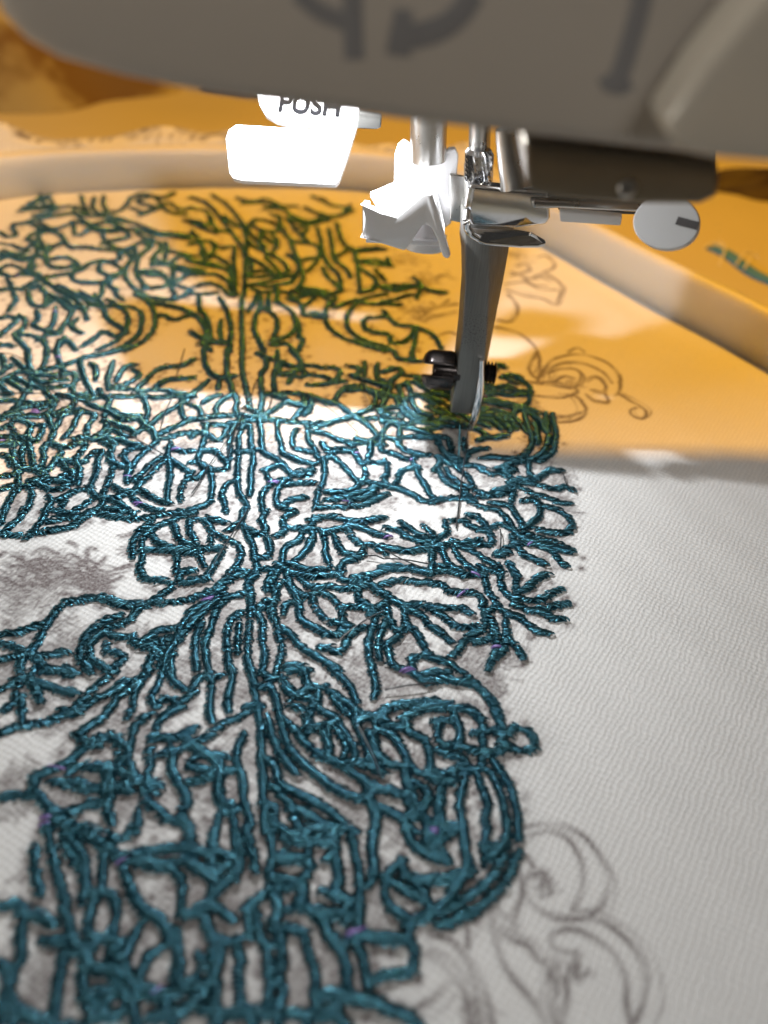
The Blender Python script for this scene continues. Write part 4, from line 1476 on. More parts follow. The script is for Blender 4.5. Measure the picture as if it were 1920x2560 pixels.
def sheet(x0, x1, y0, y1, d):
    nx, ny = int((x1-x0)/d)+1, int((y1-y0)/d)+1; xs, ys = np.linspace(x0, x1, nx), np.linspace(y0, y1, ny); return xs, ys
def inside(P, poly):
    x, y = P[:, 0], P[:, 1]; r = np.zeros(len(P), bool); q = np.roll(poly, -1, 0)
    for (ax, ay), (bx, by) in zip(poly, q):
        if ay == by: continue
        r ^= ((ay > y) != (by > y)) & (x < (bx-ax)*(y-ay)/(by-ay)+ax)
    return r
def gentle(x, y): return 0.10*np.sin(x*0.21+1)*np.sin(y*0.17) + 0.06*np.sin(x*0.5+y*0.33)
xs, ys = sheet(-150, 112, 8, 244, 0.31); gx, gy = np.meshgrid(xs, ys); d0 = xs[1]-xs[0]; d1 = ys[1]-ys[0]
ink_shade = np.zeros(gx.shape); smg = np.zeros(gx.shape)
def splat(arr, pts, sig, val):
    r = int(3*sig/min(d0, d1))+1; ci = np.round((pts[:, 0]-xs[0])/d0).astype(int); cj = np.round((pts[:, 1]-ys[0])/d1).astype(int)
    for a in range(-r, r+1):
        for b in range(-r, r+1):
            i, j = ci+a, cj+b; ok = (i >= 0) & (i < len(xs)) & (j >= 0) & (j < len(ys)); i, j, p = i[ok], j[ok], pts[ok]
            g = np.exp(-((xs[i]-p[:, 0])**2+(ys[j]-p[:, 1])**2)/(2*sig**2))*(val if np.isscalar(val) else val[ok]); np.maximum.at(arr, (j, i), g)
for p in prints:
    q = smooth_path(p, 0.3); st_ = 1.05 if q[:, 1].mean() < 62 else 1.9
    for off_, sg, vl in ((0.0, 0.25, 0.95), (0.35, 0.2, 0.6), (0.55, 0.17, 0.45)):
        wob = 0.16*np.cumsum(rng.normal(0, 0.25, q.shape), 0); wob -= np.linspace(0, 1, len(q))[:, None]*wob[-1]
        vv_ = st_*vl*(0.75+0.35*np.sin(np.arange(len(q))*0.21+rng.uniform(0, 6)))
        splat(ink_shade, q+wob+rng.normal(0, off_, 2), sg, vv_)
qa = [smooth_path(p, 0.6) for p in strokes]           # stray drawing under the stitching, plus its shade painted as a dark halo
splat(ink_shade, np.vstack([q+rng.normal(0, 0.8, q.shape) for q in qa]), 0.4, np.concatenate([rng.uniform(0.4, 1.25, len(q)) for q in qa]))
splat(smg, np.vstack([q[::2] for q in qa]), 2.0, np.concatenate([np.full(len(q[::2]), max(0, rng.uniform(-1.0, 0.25)))*(q[::2, 1] < 118) for q in qa]))
for x, y, r, dn in patches:                          # charcoal hatching: many short hairs
    n = int(60*r*r/9*dn)+10; c = np.array([x, y])+rng.normal(0, r*0.5, (n, 2)); a = rng.uniform(0, math.pi)+rng.normal(0, 0.6, n); L = rng.uniform(0.8, 2.6, n)
    tt = np.linspace(-0.5, 0.5, 8)
    h = c[:, None, :]+np.stack([np.cos(a)[:, None]*tt*L[:, None], np.sin(a)[:, None]*tt*L[:, None]+0.25*L[:, None]*tt**2], -1)
    splat(ink_shade, h.reshape(-1, 2), 0.17, np.repeat(rng.uniform(0.3, 1.0, n), 8)); splat(smg, np.array([[x, y]]), r*0.5, dn*0.2)
P2 = np.c_[gx.ravel(), gy.ravel()]; keep = inside(P2, HOOP)
V = np.c_[P2, gentle(P2[:, 0], P2[:, 1])]
nx = len(xs); jj, ii = np.meshgrid(np.arange(len(ys)-1), np.arange(nx-1), indexing='ij'); a0 = (jj*nx+ii).ravel()
F = np.c_[a0, a0+1, a0+nx+1, a0+nx]; F = F[keep[F].any(1)]
used = np.unique(F); remap = np.full(len(V), -1); remap[used] = np.arange(len(used))
cloth = mesh_obj('embroidery_cloth', V[used], remap[F], M['cloth'], origin=(-25, 80, 0))
tag(cloth, 'white woven cloth in the hoop with brown printed scrollwork and teal stitching', 'cloth')
for nm, arr in (('ink_shade', ink_shade), ('smudge', smg)):
    at = cloth.data.attributes.new(nm, 'FLOAT', 'POINT'); at.data.foreach_set('value', np.clip(arr.ravel()[used], 0, 1).astype(np.float32))
# the cloth's slack outside the hoop, gathered over the table
HF = smooth_path(HOOP, 1.0, closed=True)[:-1]; _, _, NF = ring_mesh(HF, [(0, 0), (1, 1)])
n = len(HF); cols = np.r_[5.0, 8.6, np.linspace(9.3, 40, 34)]; rows = []; ang = np.arange(n)/n*2*math.pi
back = np.clip((HF[:, 1]-150)/40, 0, 1)*np.clip((45-HF[:, 0])/50, 0, 1)
for q, o in enumerate(cols):
    z = {0: 8.4, 1: 7.6}.get(q, 6.2-0.6*(o-9.3))
    if q > 1:
        z = z+np.clip((o-9)/12, 0, 1)*(2.4*np.sin(ang*17+o*0.03)+1.5*np.sin(ang*31+1)+1.0*np.sin(ang*53+o*0.1))+back*np.exp(-((o-17)/8)**2)*(9.5+2.2*np.sin(ang*23+1)+1.2*np.sin(ang*47))
        z = np.maximum(z, -13.5+0.01*q)
    rows.append(np.c_[HF+NF*(o+(1.2*np.sin(ang*21+o*0.2) if q > 2 else 0))[..., None] if q > 2 else HF+NF*o, np.full(n, z) if np.isscalar(z) else z])
vv = np.stack(rows, 1).reshape(-1, 3); k = len(cols); i = np.arange(n)[:, None]; j = np.arange(k-1)[None, :]
ff = np.stack([i*k+j, i*k+j+1, ((i+1) % n)*k+j+1, ((i+1) % n)*k+j], -1).reshape(-1, 4)
mg = mesh_obj('cloth_margin', vv, ff, M['cloth'], cloth)
sx_ = np.repeat(np.arange(n), k).astype(float); so_ = np.tile(cols, n); inkm = np.zeros(n*k)
for c0 in np.arange(4, n, 15.0):                     # fans and leaves of the printed border
    c1 = c0+rng.uniform(-3, 3); ro = rng.uniform(9, 15)
    d = np.hypot(sx_-c1, so_-ro); an = np.arctan2(so_-ro, sx_-c1)
    for rr_ in (3.0, 5.0, 7.0): inkm = np.maximum(inkm, np.exp(-((d-rr_*rng.uniform(0.8, 1.2))/0.55)**2)*0.95*(an > rng.uniform(-0.6, 0.4)))
    inkm = np.maximum(inkm, np.exp(-(np.sin(an*7)/0.35)**2)*(d > 2)*(d < 7.5)*(rng.random() < 0.6)*0.9)
for nm, arr in (('ink_shade', inkm), ('smudge', np.zeros(n*k))):
    at = mg.data.attributes.new(nm, 'FLOAT', 'POINT'); at.data.foreach_set('value', arr.astype(np.float32))
# ------------------------------------------------------------------ embroidery: every stitch is a strand bent over the line
RS, SD = 6, 5
def stitches(p, width=1.3, pitch=0.46):
    if p[:, 1].mean() > 128: width = 1.24
    q = smooth_path(p, pitch); n = len(q)
    if n < 3: q = np.linspace(q[0], q[-1], 3); n = 3
    t = np.gradient(q, axis=0); t /= np.linalg.norm(t, axis=1)[:, None]+1e-9; nr = np.c_[-t[:, 1], t[:, 0]]
    u = np.arange(n)/(n-1); taper = np.clip(np.minimum(u, 1-u)*n/3.0+0.62, 0, 1)
    wd_ = width*taper*rng.uniform(0.78, 1.24, n); sl = rng.choice([-1, 1])*0.34+rng.normal(0, 0.12, n); z0 = rng.uniform(0, 0.28)
    q = q+rng.normal(0, 0.055, q.shape); ht = rng.uniform(0.44, 0.64, n)*(0.8+0.2*taper); rad = rng.uniform(0.17, 0.215, n); ht = ht+rng.choice([-0.12, 0.0, 0.12], n)
    a = np.linspace(-1, 1, RS)
    # the machine lays its stitches nearly crosswise to the cloth; on lines running that way they slant along the line
    ph = rng.normal(0.18, 0.12)+rng.normal(0, 0.1, n); dv = np.c_[np.cos(ph), np.sin(ph)]
    sgn = np.sign(np.sum(dv*nr, 1)); sgn[sgn == 0] = 1; dv *= sgn[:, None]
    along, across = np.sum(dv*t, 1), np.sum(dv*nr, 1); lim = 0.6
    bad = across < lim; along = np.where(bad, np.where(along >= 0, 1, -1)*math.sqrt(1-lim**2), along); across = np.where(bad, lim, across)
    k_ = along/across
    xy = q[:, None, :]+(nr[:, None, :]+t[:, None, :]*k_[:, None, None])*(a[None, :, None]*wd_[:, None, None]/2)
    z = z0+ht[:, None]*np.sqrt(np.clip(1-0.93*a**2, 0, 1))[None, :]-0.12
    c = np.concatenate([xy, z[..., None]], -1); c[..., 2] += gentle(c[..., 0], c[..., 1])
    d = np.gradient(c, axis=1); d /= np.linalg.norm(d, axis=2)[..., None]
    side = np.cross(d, np.array([0, 0, 1.0])); side /= np.linalg.norm(side, axis=2)[..., None]+1e-9; upv = np.cross(side, d)
    th = np.arange(SD)/SD*2*math.pi; prof = np.array([0.55]+[1]*(RS-2)+[0.55])
    ring = c[:, :, None, :]+(side[:, :, None, :]*np.cos(th)[None, None, :, None]+upv[:, :, None, :]*np.sin(th)[None, None, :, None])*(rad[:, None, None, None]*prof[None, :, None, None])
    v = ring.reshape(-1, 3); b = (np.arange(n)*RS*SD)[:, None, None]+(np.arange(RS-1)*SD)[None, :, None]; s = np.arange(SD)[None, None, :]
    f = np.stack([b+s, b+(s+1) % SD, b+SD+(s+1) % SD, b+SD+s], -1).reshape(-1, 4)
    vio = rng.random(n) < 0.002
    if rng.random() < 0.02:
        k0 = rng.integers(0, n); vio[k0:k0+2] = True
    mi = np.repeat(vio.astype(int), (RS-1)*SD)
    # padding under the strands so the cloth never shows between them
    m = 5; hw = wd_*0.38; aa = np.linspace(-1, 1, m)
    pv = np.concatenate([q[:, None, :]+nr[:, None, :]*(aa[None, :, None]*hw[:, None, None]), (z0+0.14*np.sqrt(np.clip(1-aa**2, 0, 1))[None, :]*np.ones((n, 1))-0.1)[..., None]], -1).reshape(-1, 3)
    bi = (np.arange(n-1)*m)[:, None]; si = np.arange(m-1)[None, :]
    pf = np.stack([bi+si, bi+si+1, bi+m+si+1, bi+m+si], -1).reshape(-1, 4)+len(v)
    return np.vstack([v, pv]), np.vstack([f, pf]), np.r_[mi, np.zeros(len(pf), int)]
BIG = 300                                            # strokes are sorted largest in view first
TM = [M['teal_thread'], M['violet_thread']]
vs, fs, ms, off = [], [], [], 0
for p in strokes[BIG:]:
    v, f, mi = stitches(p); vs.append(v); fs.append(f+off); ms.append(mi); off += len(v)
motif = mesh_obj('embroidered_motif', np.vstack(vs), np.vstack(fs), TM, cloth, mi=np.concatenate(ms)); motif['kind'] = 'stuff'
for p in strokes[:BIG]:
    v, f, mi = stitches(p); mesh_obj('satin_line', v, f, TM, motif, mi=mi)
for p in jumps:
    q = smooth_path(p, 1.0); h = 0.75+0.25*np.sin(np.linspace(0, math.pi, len(q)))
    bm = bmesh.new(); tube(bm, np.c_[q, h+gentle(q[:, 0], q[:, 1])], 0.11, 6); bm_obj('jump_thread', bm, M['dark_thread'], cloth)
# ------------------------------------------------------------------ sewing machine
mc = empty('sewing_machine', (60, 120, -14)); tag(mc, 'pale grey sewing machine head above the hoop with needle bar and white push lever', 'sewing machine')
bm = bmesh.new()
out = [(-32.38,65.00,78.20), (-32.54,65.00,73.88), (-32.07,65.00,71.57), (-30.62,65.00,70.00), (-28.14,65.00,68.86), (-23.34,65.00,68.00), (-16.54,65.00,67.32), (-9.01,65.00,66.95), (-1.41,65.00,66.60), (8.14,65.00,66.35), (17.74,65.00,66.12), (24.15,65.00,65.99), (49.93,65.00,65.58), (175, 65, 62), (175, 65, 190), (-60, 65, 190)]
prism(bm, out, (0, 74, 0))
for v in bm.verts:
    if v.co.y > 135: v.co.y += 0.1*v.co.x
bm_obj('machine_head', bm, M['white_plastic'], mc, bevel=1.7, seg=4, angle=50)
bm = bmesh.new(); prism(bm, [(20.90,58.00,78.28), (18.39,58.00,73.73), (17.07,58.00,70.23), (17.13,58.00,69.34), (19.05,58.00,68.18), (21.83,58.00,67.95), (35.70,58.00,68.08), (32.75,58.00,82.23), (22.38,58.00,81.88)], (0, 6.4, 0))
bm_obj('side_cover', bm, M['gloss_plastic'], mc, bevel=2.4, seg=4)
def flat(bm):
    for v in bm.verts: v.co.y = 64.97+(v.co.y-64.97)*0.05
bm = bmesh.new()
for pts, r in (([(-5.53,64.90,75.51), (-5.38,64.90,73.09), (-5.17,64.90,70.80)], 0.75), ([(-9.52,64.90,74.74), (-7.79,64.90,73.66), (-5.44,64.90,73.04)], 0.6), ([(-2.63,64.90,72.85), (-0.99,64.90,72.62), (1.00,64.90,73.27), (2.33,64.90,74.28), (3.14,64.90,75.66)], 0.85), ([(-2.63,64.90,72.85), (-1.89,64.90,72.75), (-1.01,64.90,72.77)], 1.5)):
    tube(bm, smooth_path(np.array(pts), 0.5), r, 8)
flat(bm); bm_obj('thread_guide_mark', bm, M['faded_print'], mc)
bm = bmesh.new(); tube(bm, [(14.96,64.90,76.76), (14.96,64.90,74.61), (14.80,64.90,72.07), (14.59,64.90,70.86)], 0.75, 8); tube(bm, [(14.66,64.90,71.27), (14.58,64.90,70.67), (14.51,64.90,70.04)], [0.8, 1.45, 0.7], 8)
flat(bm); bm_obj('arrow_mark', bm, M['faded_print'], mc)
bm = bmesh.new(); tube(bm, [(19.42,64.40,72.26), (19.57,64.90,72.17)], 0.9, 12); bm_obj('dot_mark', bm, M['grey_print'], mc)
bm = bmesh.new(); tube(bm, [(19.00,64.40,70.65), (19.15,64.90,70.54)], 1.0, 12); bm_obj('dot_mark', bm, M['orange_print'], mc)
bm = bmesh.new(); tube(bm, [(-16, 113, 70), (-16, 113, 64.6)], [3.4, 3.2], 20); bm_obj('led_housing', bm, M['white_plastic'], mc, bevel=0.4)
bm = bmesh.new(); tube(bm, [(-16, 113, 64.55), (-16, 113, 64.0)], [2.4, 2.0], 20); bm_obj('led_lens', bm, M['led_lens'], mc, bevel=0.2)
# push lever: leaning white plate with a slot
lv = [(-27.47,123.50,49.00), (-14.25,122.80,49.48), (-13.95,123.30,49.92), (-19.80,123.55,49.67), (-21.42,123.85,49.79), (-23.11,124.60,50.30), (-24.27,125.90,51.32), (-25.03,127.75,52.86), (-25.35,130.00,54.80), (-9.14,130.00,56.05), (-8.96,125.90,52.54), (-9.11,123.10,50.15), (-10.08,119.25,46.84), (-10.93,116.40,44.42), (-11.46,115.90,43.96), (-25.51,116.40,43.19), (-26.94,116.70,43.31), (-27.65,117.40,43.84), (-28.86,121.75,47.40), (-28.59,122.80,48.32)]
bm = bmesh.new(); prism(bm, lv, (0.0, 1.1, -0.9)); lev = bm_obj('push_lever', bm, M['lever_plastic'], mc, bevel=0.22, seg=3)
fc = bpy.data.curves.new('lettering', 'FONT'); fc.body = 'PUSH'; fc.size = 1.0; fc.extrude = 0.008; fc.offset = 0.03
fo = bpy.data.objects.new('lettering', fc); COL.objects.link(fo); bpy.context.view_layer.update()
tm = bpy.data.meshes.new_from_object(fo.evaluated_get(bpy.context.evaluated_depsgraph_get())); bpy.data.objects.remove(fo)
A, B, Cc = Vector((-21.34,125.05,50.82)), Vector((-11.91,124.35,50.98)), Vector((-21.55,127.40,52.83))
nw = (B-A).cross(Cc-A).normalized(); nw = nw if nw.y < 0 else -nw
ux = (B-A).normalized(); uy = nw.cross(ux); uy = uy if uy.z > 0 else -uy
wmax = max(v.co.x for v in tm.vertices); sx = (B-A).length/wmax; sy = (Cc-A).length/0.73
tv = [tuple(A+ux*(v.co.x*sx)+uy*(v.co.y*sy)+nw*(0.3+v.co.z*2)) for v in tm.vertices]
mesh_obj('lettering', tv, [list(q.vertices) for q in tm.polygons], M['black_print'], lev, smooth=False)
bm = bmesh.new(); prism(bm, [(-8.76,122.00,52.54), (-5.43,122.00,52.27), (-5.45,122.00,50.63), (-6.15,122.00,50.35), (-9.13,122.00,50.22)], (0, 1.5, 0)); bm_obj('clear_clip', bm, M['clear_plastic'], mc, bevel=0.25)
# white thread guide: upright wall, ledge that juts forward, notched skirt
bm = bmesh.new()
prism(bm, [(-3.17,123.00,46.56), (-2.78,123.00,47.98), (-2.00,123.00,48.84), (-0.99,123.00,48.36), (0.22,123.00,47.19), (3.79,123.00,47.02), (5.01,123.00,48.16), (5.96,123.00,48.35), (6.59,123.00,47.25), (6.77,123.00,42.01), (6.77,123.00,36.95), (5.83,123.00,36.08), (1.82,123.00,35.73), (-4.05,123.00,35.61), (-4.32,123.00,41.68), (-2.91,123.00,42.29)], (0, 1.6, 0))
bm_obj('guide_wall', bm, M['lever_plastic'], mc, bevel=0.35)  # lower end run on, unseen behind the skirt, to block LED light
bm = bmesh.new()
prism(bm, [(-2.94,123.00,42.72), (3.60,123.00,42.11), (5.74,123.00,36.86), (5.44,112.10,39.26), (3.14,112.10,45.02), (1.52,112.10,45.00), (-1.92,112.10,41.59), (-3.95,112.10,42.00), (-6.04,118.00,42.41), (-6.36,118.00,42.74)], (0, 0, -0.9))
bm_obj('guide_ledge', bm, M['lever_plastic'], mc, bevel=0.25)
bm = bmesh.new()
prism(bm, [(-7.03,111.90,42.85), (-3.94,111.90,42.02), (-1.91,111.90,41.61), (1.47,111.90,45.01), (2.19,111.90,45.30), (2.90,111.90,45.07), (4.10,111.90,42.66), (5.43,111.90,39.34), (6.69,111.90,36.37), (6.33,111.90,35.83), (5.58,111.90,36.02), (4.59,111.90,38.29), (3.42,111.90,40.24), (2.53,111.90,40.88), (1.86,111.90,40.46), (1.06,111.90,38.83), (-0.30,111.90,36.49), (-3.51,111.90,37.20), (-6.81,111.90,38.01)], (0, 1.3, 0))
prism(bm, [(-7.03,111.90,42.85), (-6.81,111.90,38.01), (-7.04,117.00,36.81), (-7.27,117.00,41.71)], (1.1, 0.2, 0))
bm_obj('guide_skirt', bm, M['lever_plastic'], mc, bevel=0.3)
bm = bmesh.new(); prism(bm, [(-6.30,122.90,34.92), (6.32,122.90,35.24), (5.20,115.20,37.11), (-6.46,115.20,36.70)], (0, 0, -0.8)); bm_obj('guide_led_stop', bm, M['lever_plastic'], mc, bevel=0.15)  # unseen plate added inside the guide to block LED light
bm = bmesh.new(); loft(bm, [[Vector((2.38,118.50,38.81))+Vector((math.cos(a)*0.5, math.sin(a)*0.5, 0)) for a in np.linspace(0, 2*math.pi, 16, endpoint=False)], [Vector((2.69,118.30,34.44))+Vector((math.cos(a)*3.3, math.sin(a)*2.2, 0)) for a in np.linspace(0, 2*math.pi, 16, endpoint=False)]])
bm_obj('guide_cone', bm, M['lever_plastic'], mc, bevel=0.3)
# shafts, knurled nut, pin
bm = bmesh.new(); tube(bm, [(0.85,123.00,59.79), (1.55,123.00,52.02), (2.02,123.00,46.41)], 2.75, 24); bm_obj('needle_shaft', bm, M['satin_steel'], mc)
bm = bmesh.new(); tube(bm, [(8.05,121.00,60.25), (8.94,121.00,53.14), (9.64,121.00,47.66), (9.69,122.00,46.77), (11.00,123.00,37.32)], [1.6, 1.6, 1.6, 2.2, 2.2], 20); bm_obj('presser_shaft', bm, M['satin_steel'], mc)  # hidden lower end lengthened and thickened to stop an LED light leak
bm = bmesh.new(); c0, c1 = Vector((9.31,119.00,49.81)), Vector((9.89,119.00,44.73)); rings = []
for q in range(9):
    c = c0.lerp(c1, q/8); rings.append([c+Vector((math.cos(a), math.sin(a), 0))*((2.15 if k % 2 else 1.85)*(0.8 if q in (0, 8) else 1)) for k, a in enumerate(np.linspace(0, 2*math.pi, 44, endpoint=False)+q*0.07)])
loft(bm, rings); bm_obj('knurled_nut', bm, M['chrome'], mc, smooth=False)
pp = smooth_path(np.array([(11.96,114.00,54.19), (12.65,114.00,52.18), (13.64,113.80,49.66), (14.40,113.60,47.87), (14.83,113.40,46.70)]), 0.6)
bm = bmesh.new(); tube(bm, pp, [1.3+1.0*i/len(pp) for i in range(len(pp))], 18)
bm_obj('guide_pin', bm, M['satin_steel'], mc)
bm = bmesh.new(); prism(bm, [(11.06,116.00,54.61), (14.74,116.40,48.39), (20.88,116.60,44.27), (22.48,116.80,42.55), (37.03,117.50,42.95), (37.25,118.00,46.46), (44.99,119.00,47.24), (39.99,119.00,61.18), (10.09,116.00,60.47)], (0, 2, 0)); bm_obj('led_block_plate', bm, M['dark_metal'], mc, bevel=0.3)  # mostly hidden plate added to keep LED light off the right-hand cloth
bm = bmesh.new(); prism(bm, [(9.73,74.00,63.74), (10.39,74.00,63.73), (21.67,74.00,63.56), (27.21,74.00,63.47), (27.96,74.00,62.21), (28.44,74.00,60.38), (27.05,74.00,59.52), (20.05,74.00,58.92), (13.98,74.00,58.92), (11.46,74.00,59.22), (10.73,74.00,59.67)], (0, 14, 0)); bm_obj('foot_holder', bm, M['bronze_metal'], mc, bevel=1.0, seg=4)
bm = bmesh.new(); tube(bm, [(19.78,73.60,60.58), (20.05,74.60,60.26)], [0.8, 1.0], 16); bm_obj('rivet', bm, M['satin_steel'], mc, bevel=0.2)
bm = bmesh.new(); prism(bm, [(5.52,122.00,44.90), (8.78,122.00,44.58), (9.78,122.00,37.47), (6.39,122.00,37.82)], (0, 0.9, 0)); bm_obj('link_plate', bm, M['satin_steel'], mc, bevel=0.2)
# chrome stirrup with the small tongue that points right
bm = bmesh.new(); prism(bm, [(8.08,113.80,46.33), (14.97,114.00,46.17), (19.73,114.20,46.28), (20.77,114.20,42.48), (20.40,114.20,41.43), (16.00,114.00,40.52), (9.40,113.80,40.38), (8.57,113.80,41.15)], (0, 2.6, 0)); bm_obj('stirrup_face', bm, M['chrome'], mc, bevel=0.5, seg=4)
bm = bmesh.new(); tube(bm, smooth_path(np.array([(8.48,113.60,45.98), (8.40,113.50,43.14), (8.39,112.10,41.31), (9.21,112.80,39.79), (10.74,112.40,39.12)]), 0.5), 0.55, 12); bm_obj('stirrup_wire', bm, M['chrome'], mc)
bm = bmesh.new(); prism(bm, [(8.80,113.60,40.29), (10.50,112.20,39.06), (11.69,112.20,38.74), (16.77,112.20,38.88), (19.44,112.30,39.08), (20.65,112.60,39.43), (20.37,112.90,39.77), (18.02,111.30,41.29), (15.96,113.60,40.56)], (0, 0, -0.55)); bm_obj('stirrup_tongue', bm, M['chrome'], mc, bevel=0.18, seg=3)
bm = bmesh.new(); prism(bm, [(17.39,113.00,45.25), (26.11,113.50,45.48), (35.49,114.00,45.59), (35.82,114.00,44.51), (31.03,113.50,44.52), (21.65,113.00,44.35), (17.77,113.00,43.90)], (0, 2, 0)); bm_obj('cross_bar', bm, M['satin_steel'], mc, bevel=0.4)
bm = bmesh.new(); prism(bm, [(21.80,114.00,43.65), (31.13,114.00,43.64), (31.28,114.00,42.23), (22.28,114.00,42.04)], (0, 0.8, 0.4)); bm_obj('spring_clip', bm, M['lever_plastic'], mc, bevel=0.25)
c = Vector((34.01,103.00,47.30)); nn = Vector((-0.42, -0.78, 0.46)).normalized(); u_, v_ = frame(nn); rr = 4.15
bm = bmesh.new(); loft(bm, [[c+nn*h+(u_*math.cos(a)*rr*q*1.05+v_*math.sin(a)*rr*q*0.82) for a in np.linspace(0, 2*math.pi, 40, endpoint=False)] for h, q in ((-2.2, 0.97), (-0.3, 1.0), (0, 0.96))]); cap = bm_obj('clamp_screw_head', bm, M['cap_plastic'], mc)
a, b = Vector((35.58,101.50,47.49)), Vector((37.34,101.50,47.91)); dd = (b-a).normalized()*1.25; mid = c+u_*0; 
sl = Vector((36.99,103.00,47.19)); t_ = (nn.cross(Vector((0, 0, 1)))).normalized(); sl = sl-nn*((sl-c).dot(nn)); b_ = nn.cross(t_)
bm = bmesh.new(); prism(bm, [sl+nn*0.03+t_*1.4+b_*0.5, sl+nn*0.03-t_*1.4+b_*0.5, sl+nn*0.03-t_*1.4-b_*0.5, sl+nn*0.03+t_*1.4-b_*0.5], nn*0.08); bm_obj('screw_slot', bm, M['grey_print'], cap)
# tapering needle clamp bar, brushed steel
rows = [[(7.63,118.80,41.85),(8.34,115.00,41.85),(11.96,115.00,41.85),(16.12,117.80,41.85),(16.48,121.80,41.85),(8.02,121.80,41.85)], [(7.88,118.80,39.15),(8.59,115.00,39.15),(12.26,115.00,39.15),(16.25,117.80,39.15),(16.61,121.80,39.15),(8.27,121.80,39.15)], [(8.02,118.80,37.18),(8.86,115.00,37.18),(12.51,115.00,37.18),(15.93,117.80,37.18),(16.28,121.80,37.18),(8.41,121.80,37.18)], [(8.55,118.80,35.10),(9.14,115.00,35.10),(12.78,115.00,35.10),(15.99,117.80,35.10),(16.33,121.80,35.10),(8.97,121.80,35.10)], [(9.22,118.80,30.73),(9.74,115.00,30.73),(13.47,115.00,30.73),(15.99,117.80,30.73),(16.33,121.80,30.73),(9.65,121.80,30.73)], [(9.74,118.80,22.36),(10.42,115.00,22.36),(14.45,115.00,22.36),(15.81,117.80,22.36),(16.14,121.80,22.36),(10.20,121.80,22.36)], [(9.86,118.80,17.20),(10.43,115.00,17.20),(14.91,115.00,17.20),(15.75,117.80,17.20),(16.07,121.80,17.20),(10.33,121.80,17.20)], [(10.13,118.80,11.73),(10.58,115.00,11.73),(14.90,115.00,11.73),(15.69,117.80,11.73),(16.00,121.80,11.73),(10.61,121.80,11.73)], [(10.41,118.80,5.96),(10.44,115.00,5.96),(13.88,115.00,5.96),(14.66,117.80,5.96),(14.93,121.80,5.96),(10.90,121.80,5.96)]]
bm = bmesh.new(); loft(bm, rows); bm_obj('needle_clamp', bm, M['brushed_steel'], mc, bevel=0.22, seg=2, angle=25)
# slotted clamp screw: two jaws, a core, and the threaded end on the far side
yc = 117.0; cz = Vector((7.66,117.00,13.42)).z; x0 = Vector((4.29,117.00,13.08)).x; x1 = Vector((10.04,117.00,13.66)).x; xm = Vector((6.54,117.00,13.31)).x; R0 = 3.5
def jaw(sgn):
    r = []
    for x, q in ((x0+0.2, 0.52), (x0+0.5, 0.74), (x0+1.1, 0.92), (x0+1.9, 1.0), (x1-0.6, 1.0), (x1, 0.95)):
        R_ = R0*q; h = 0.95; a0 = math.asin(min(0.98, h/R_)); an = np.linspace(a0, math.pi-a0, 14)
        r.append([(x, yc-R_*math.cos(a), cz+sgn*R_*math.sin(a)) for a in an])
    bm = bmesh.new(); loft(bm, r); bmesh.ops.rotate(bm, verts=bm.verts, cent=(0, yc, cz), matrix=Matrix.Rotation(math.radians(-29), 3, 'X')); return bm
sw = None
bm = bmesh.new(); tube(bm, [(xm-0.2, yc, cz), (xm+0.3, yc, cz), (x1+1.2, yc, cz)], [1.7, 2.1, 2.1], 28); sw = bm_obj('clamp_screw', bm, M['black_oxide'], mc, bevel=0.15)
for sgn in (1, -1): bm_obj('slot_jaw', jaw(sgn), M['black_oxide'], sw, bevel=0.25, seg=3)
xa = Vector((14.65,117.00,14.12)).x; xb = Vector((17.57,117.00,14.42)).x; pts = np.linspace(xa, xb, 60); bm = bmesh.new()
tube(bm, [(x, yc, cz+0.25) for x in pts], [1.75+0.3*math.sin((x-xa)*2*math.pi/0.62) if i < 58 else 1.2 for i, x in enumerate(pts)], 28); bm_obj('screw_thread', bm, M['black_oxide'], sw)
# the needle itself
nd = [((14.31,114.50,17.58), 0.40), ((14.78,114.50,14.06), 0.55), ((14.99,114.50,10.79), 0.72), ((14.93,114.50,7.81), 0.80), ((14.81,114.50,5.63), 0.72), ((14.67,114.50,4.10), 0.45), ((14.48,114.50,2.83), 0.18), ((14.44,114.50,2.10), 0.03)]
bm = bmesh.new(); tube(bm, [p for p, _ in nd], [r for _, r in nd], 16); ndl = bm_obj('needle', bm, M['chrome'], mc)
e = Vector((14.68,113.93,6.45)); bm = bmesh.new(); tube(bm, [e+Vector((0, 0, 0.8)), e, e-Vector((0.1, 0, 0.8))], [0.05, 0.17, 0.05], 8); bm_obj('needle_eye', bm, M['black_oxide'], ndl)
# upper thread from the needle's eye down to the last stitch
bm = bmesh.new(); tp = smooth_path(np.array([(14.96,114.90,6.68), (13.98,114.20,4.24), (13.67,110.00,2.10), (12.79,101.00,1.06), (11.90,90.46,0.40)]), 0.8); tube(bm, tp, 0.14, 8)
tag(bm_obj('sewing_thread', bm, M['dark_thread'], origin=tuple(tp[-1])), 'dark teal sewing thread running from the needle tip to the stitching', 'thread')
bm = bmesh.new(); tube(bm, smooth_path(np.array([(12.56,109.02,0.40), Vector((12.44,110.78,0.40))+Vector((0, 0.4, 2.0)), Vector((12.32,112.57,0.40))+Vector((0, 0.8, 4))]), 0.4), 0.16, 6); bm_obj('thread_tail', bm, M['teal_thread'], cloth)
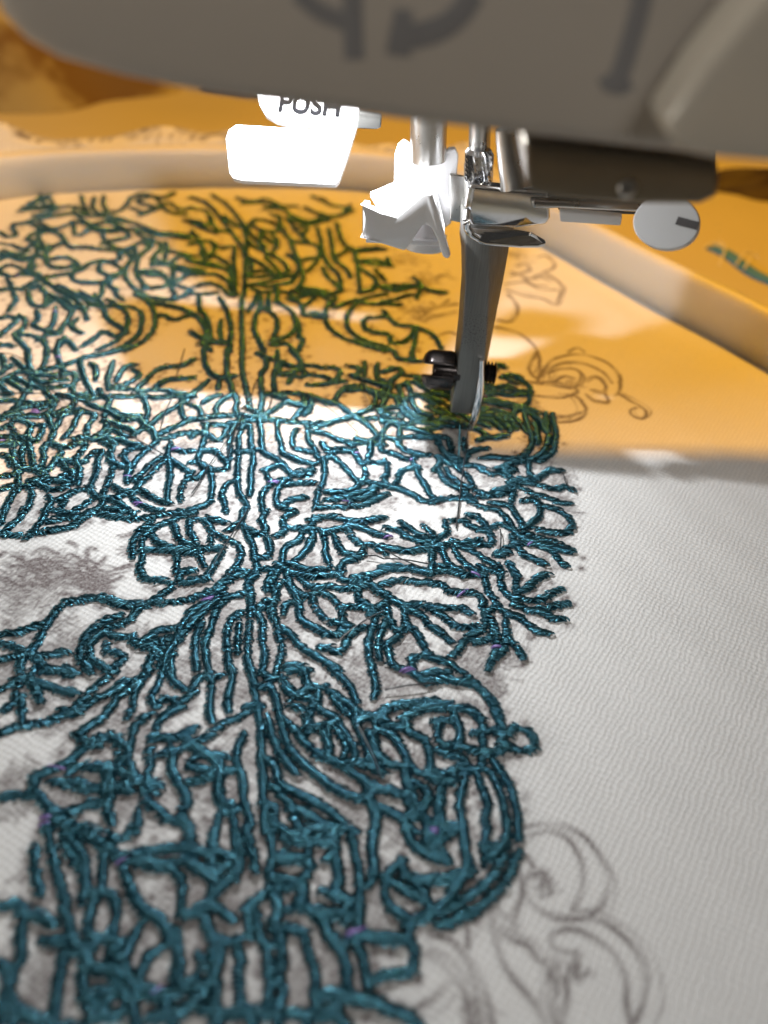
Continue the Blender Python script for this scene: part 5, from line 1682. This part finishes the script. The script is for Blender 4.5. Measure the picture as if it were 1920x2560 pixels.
# ------------------------------------------------------------------ things lying beyond the hoop
def strip(name, a, b, wid, z, th, m, label, cat):
    a, b = Vector(a), Vector(b); t = (b-a).normalized(); s = Vector((-t.y, t.x, 0))*wid/2
    bm = bmesh.new(); q = 14; top = []
    rings = []
    for i in range(q):
        c = a.lerp(b, i/(q-1))+Vector((0, 0, 2.2+0.5*math.sin(i*0.9))); rings.append([c+s, c-s, c-s+Vector((0, 0, th)), c+s+Vector((0, 0, th))])
    loft(bm, rings); return tag(bm_obj(name, bm, m, origin=tuple(a), bevel=0.15), label, cat)
rb = strip('ribbon', (90.99,227.85,-6.00), (110.62,189.72,-6.00), 4.6, 0, 0.9, M['teal_ribbon'], 'teal ribbon with white thread ties lying outside the hoop at right', 'ribbon')
for k, (px) in enumerate(([(89.14,213.62,-6.00), (93.35,224.04,-6.00), (94.13,231.44,-6.00)], [(94.29,214.65,-6.00), (98.85,222.37,-6.00), (101.58,224.33,-6.00)], [(93.76,225.55,-6.00), (90.73,227.79,-6.00), (87.41,224.23,-6.00)], [(95.94,212.34,-6.00), (100.95,221.41,-6.00), (102.67,221.20,-6.00)])):
    bm = bmesh.new(); p = smooth_path(np.array(px), 0.8); tube(bm, np.c_[p[:, :2], p[:, 2]+3.4+0.7*np.sin(np.linspace(0, 3, len(p)))], 0.3, 6); bm_obj('thread_tie', bm, M['pale_thread'], rb)
def heap(name, cx, cy, rx, ry, h, m, label, cat, seed):
    r = np.random.default_rng(seed); n, k = 64, 18; v, f = [], []
    ph = r.uniform(0, 6, 8)
    for i in range(k+1):
        q = i/k
        for j in range(n):
            a = 2*math.pi*j/n; rad = q*(1+0.10*math.sin(3*a+ph[0])+0.06*math.sin(7*a+ph[1]))
            z = h*(1-q**2.2)*(1+0.18*math.sin(5*a+4*q+ph[2]))+2.2*q*(1-q)*math.sin(9*a+ph[3]+6*q)
            v.append((cx+rx*rad*math.cos(a), cy+ry*rad*math.sin(a), -13.9+max(z, 0)))
    for i in range(k):
        for j in range(n): f.append([i*n+j, i*n+(j+1) % n, (i+1)*n+(j+1) % n, (i+1)*n+j])
    return tag(mesh_obj(name, v, f, m, origin=(cx, cy, -14)), label, cat)
gB = (-175.32,365.41,-14.00)
heap('printed_fabric', gB[0]-20, gB[1]+20, 75, 60, 34, M['ochre_cloth'], 'crumpled ochre and brown printed fabric heaped at the far left', 'fabric', 3)
gC = (-144.92,386.66,-14.00)
heap('brown_fabric', gC[0]-3, gC[1]+35, 34, 16, 15, M['dark_brown'], 'small dark brown fabric scrap on the table behind the hoop at left', 'fabric', 5)
gD = (-84.31,382.04,-14.00)
heap('grey_pouch', gD[0]+3, gD[1]+30, 26, 22, 24, M['dark_brown'], 'dark rounded bundle behind the white push lever', 'bundle', 8)
gE = (133.95,316.21,-14.00)
heap('brown_rag', gE[0]+6, gE[1]+3, 26, 13, 7, M['dark_brown'], 'dark brown rag lying on the table at far right', 'rag', 9)
bm = bmesh.new(); box(bm, (-474, 443, -14), (-202, 513, 150)); tag(bm_obj('dark_corner_box', bm, M['dark_brown'], origin=(-344, 478, -14), bevel=3), 'dark brown box added to darken the far corner at the left edge', 'box')  # made-up box, put in so the far left corner goes dark
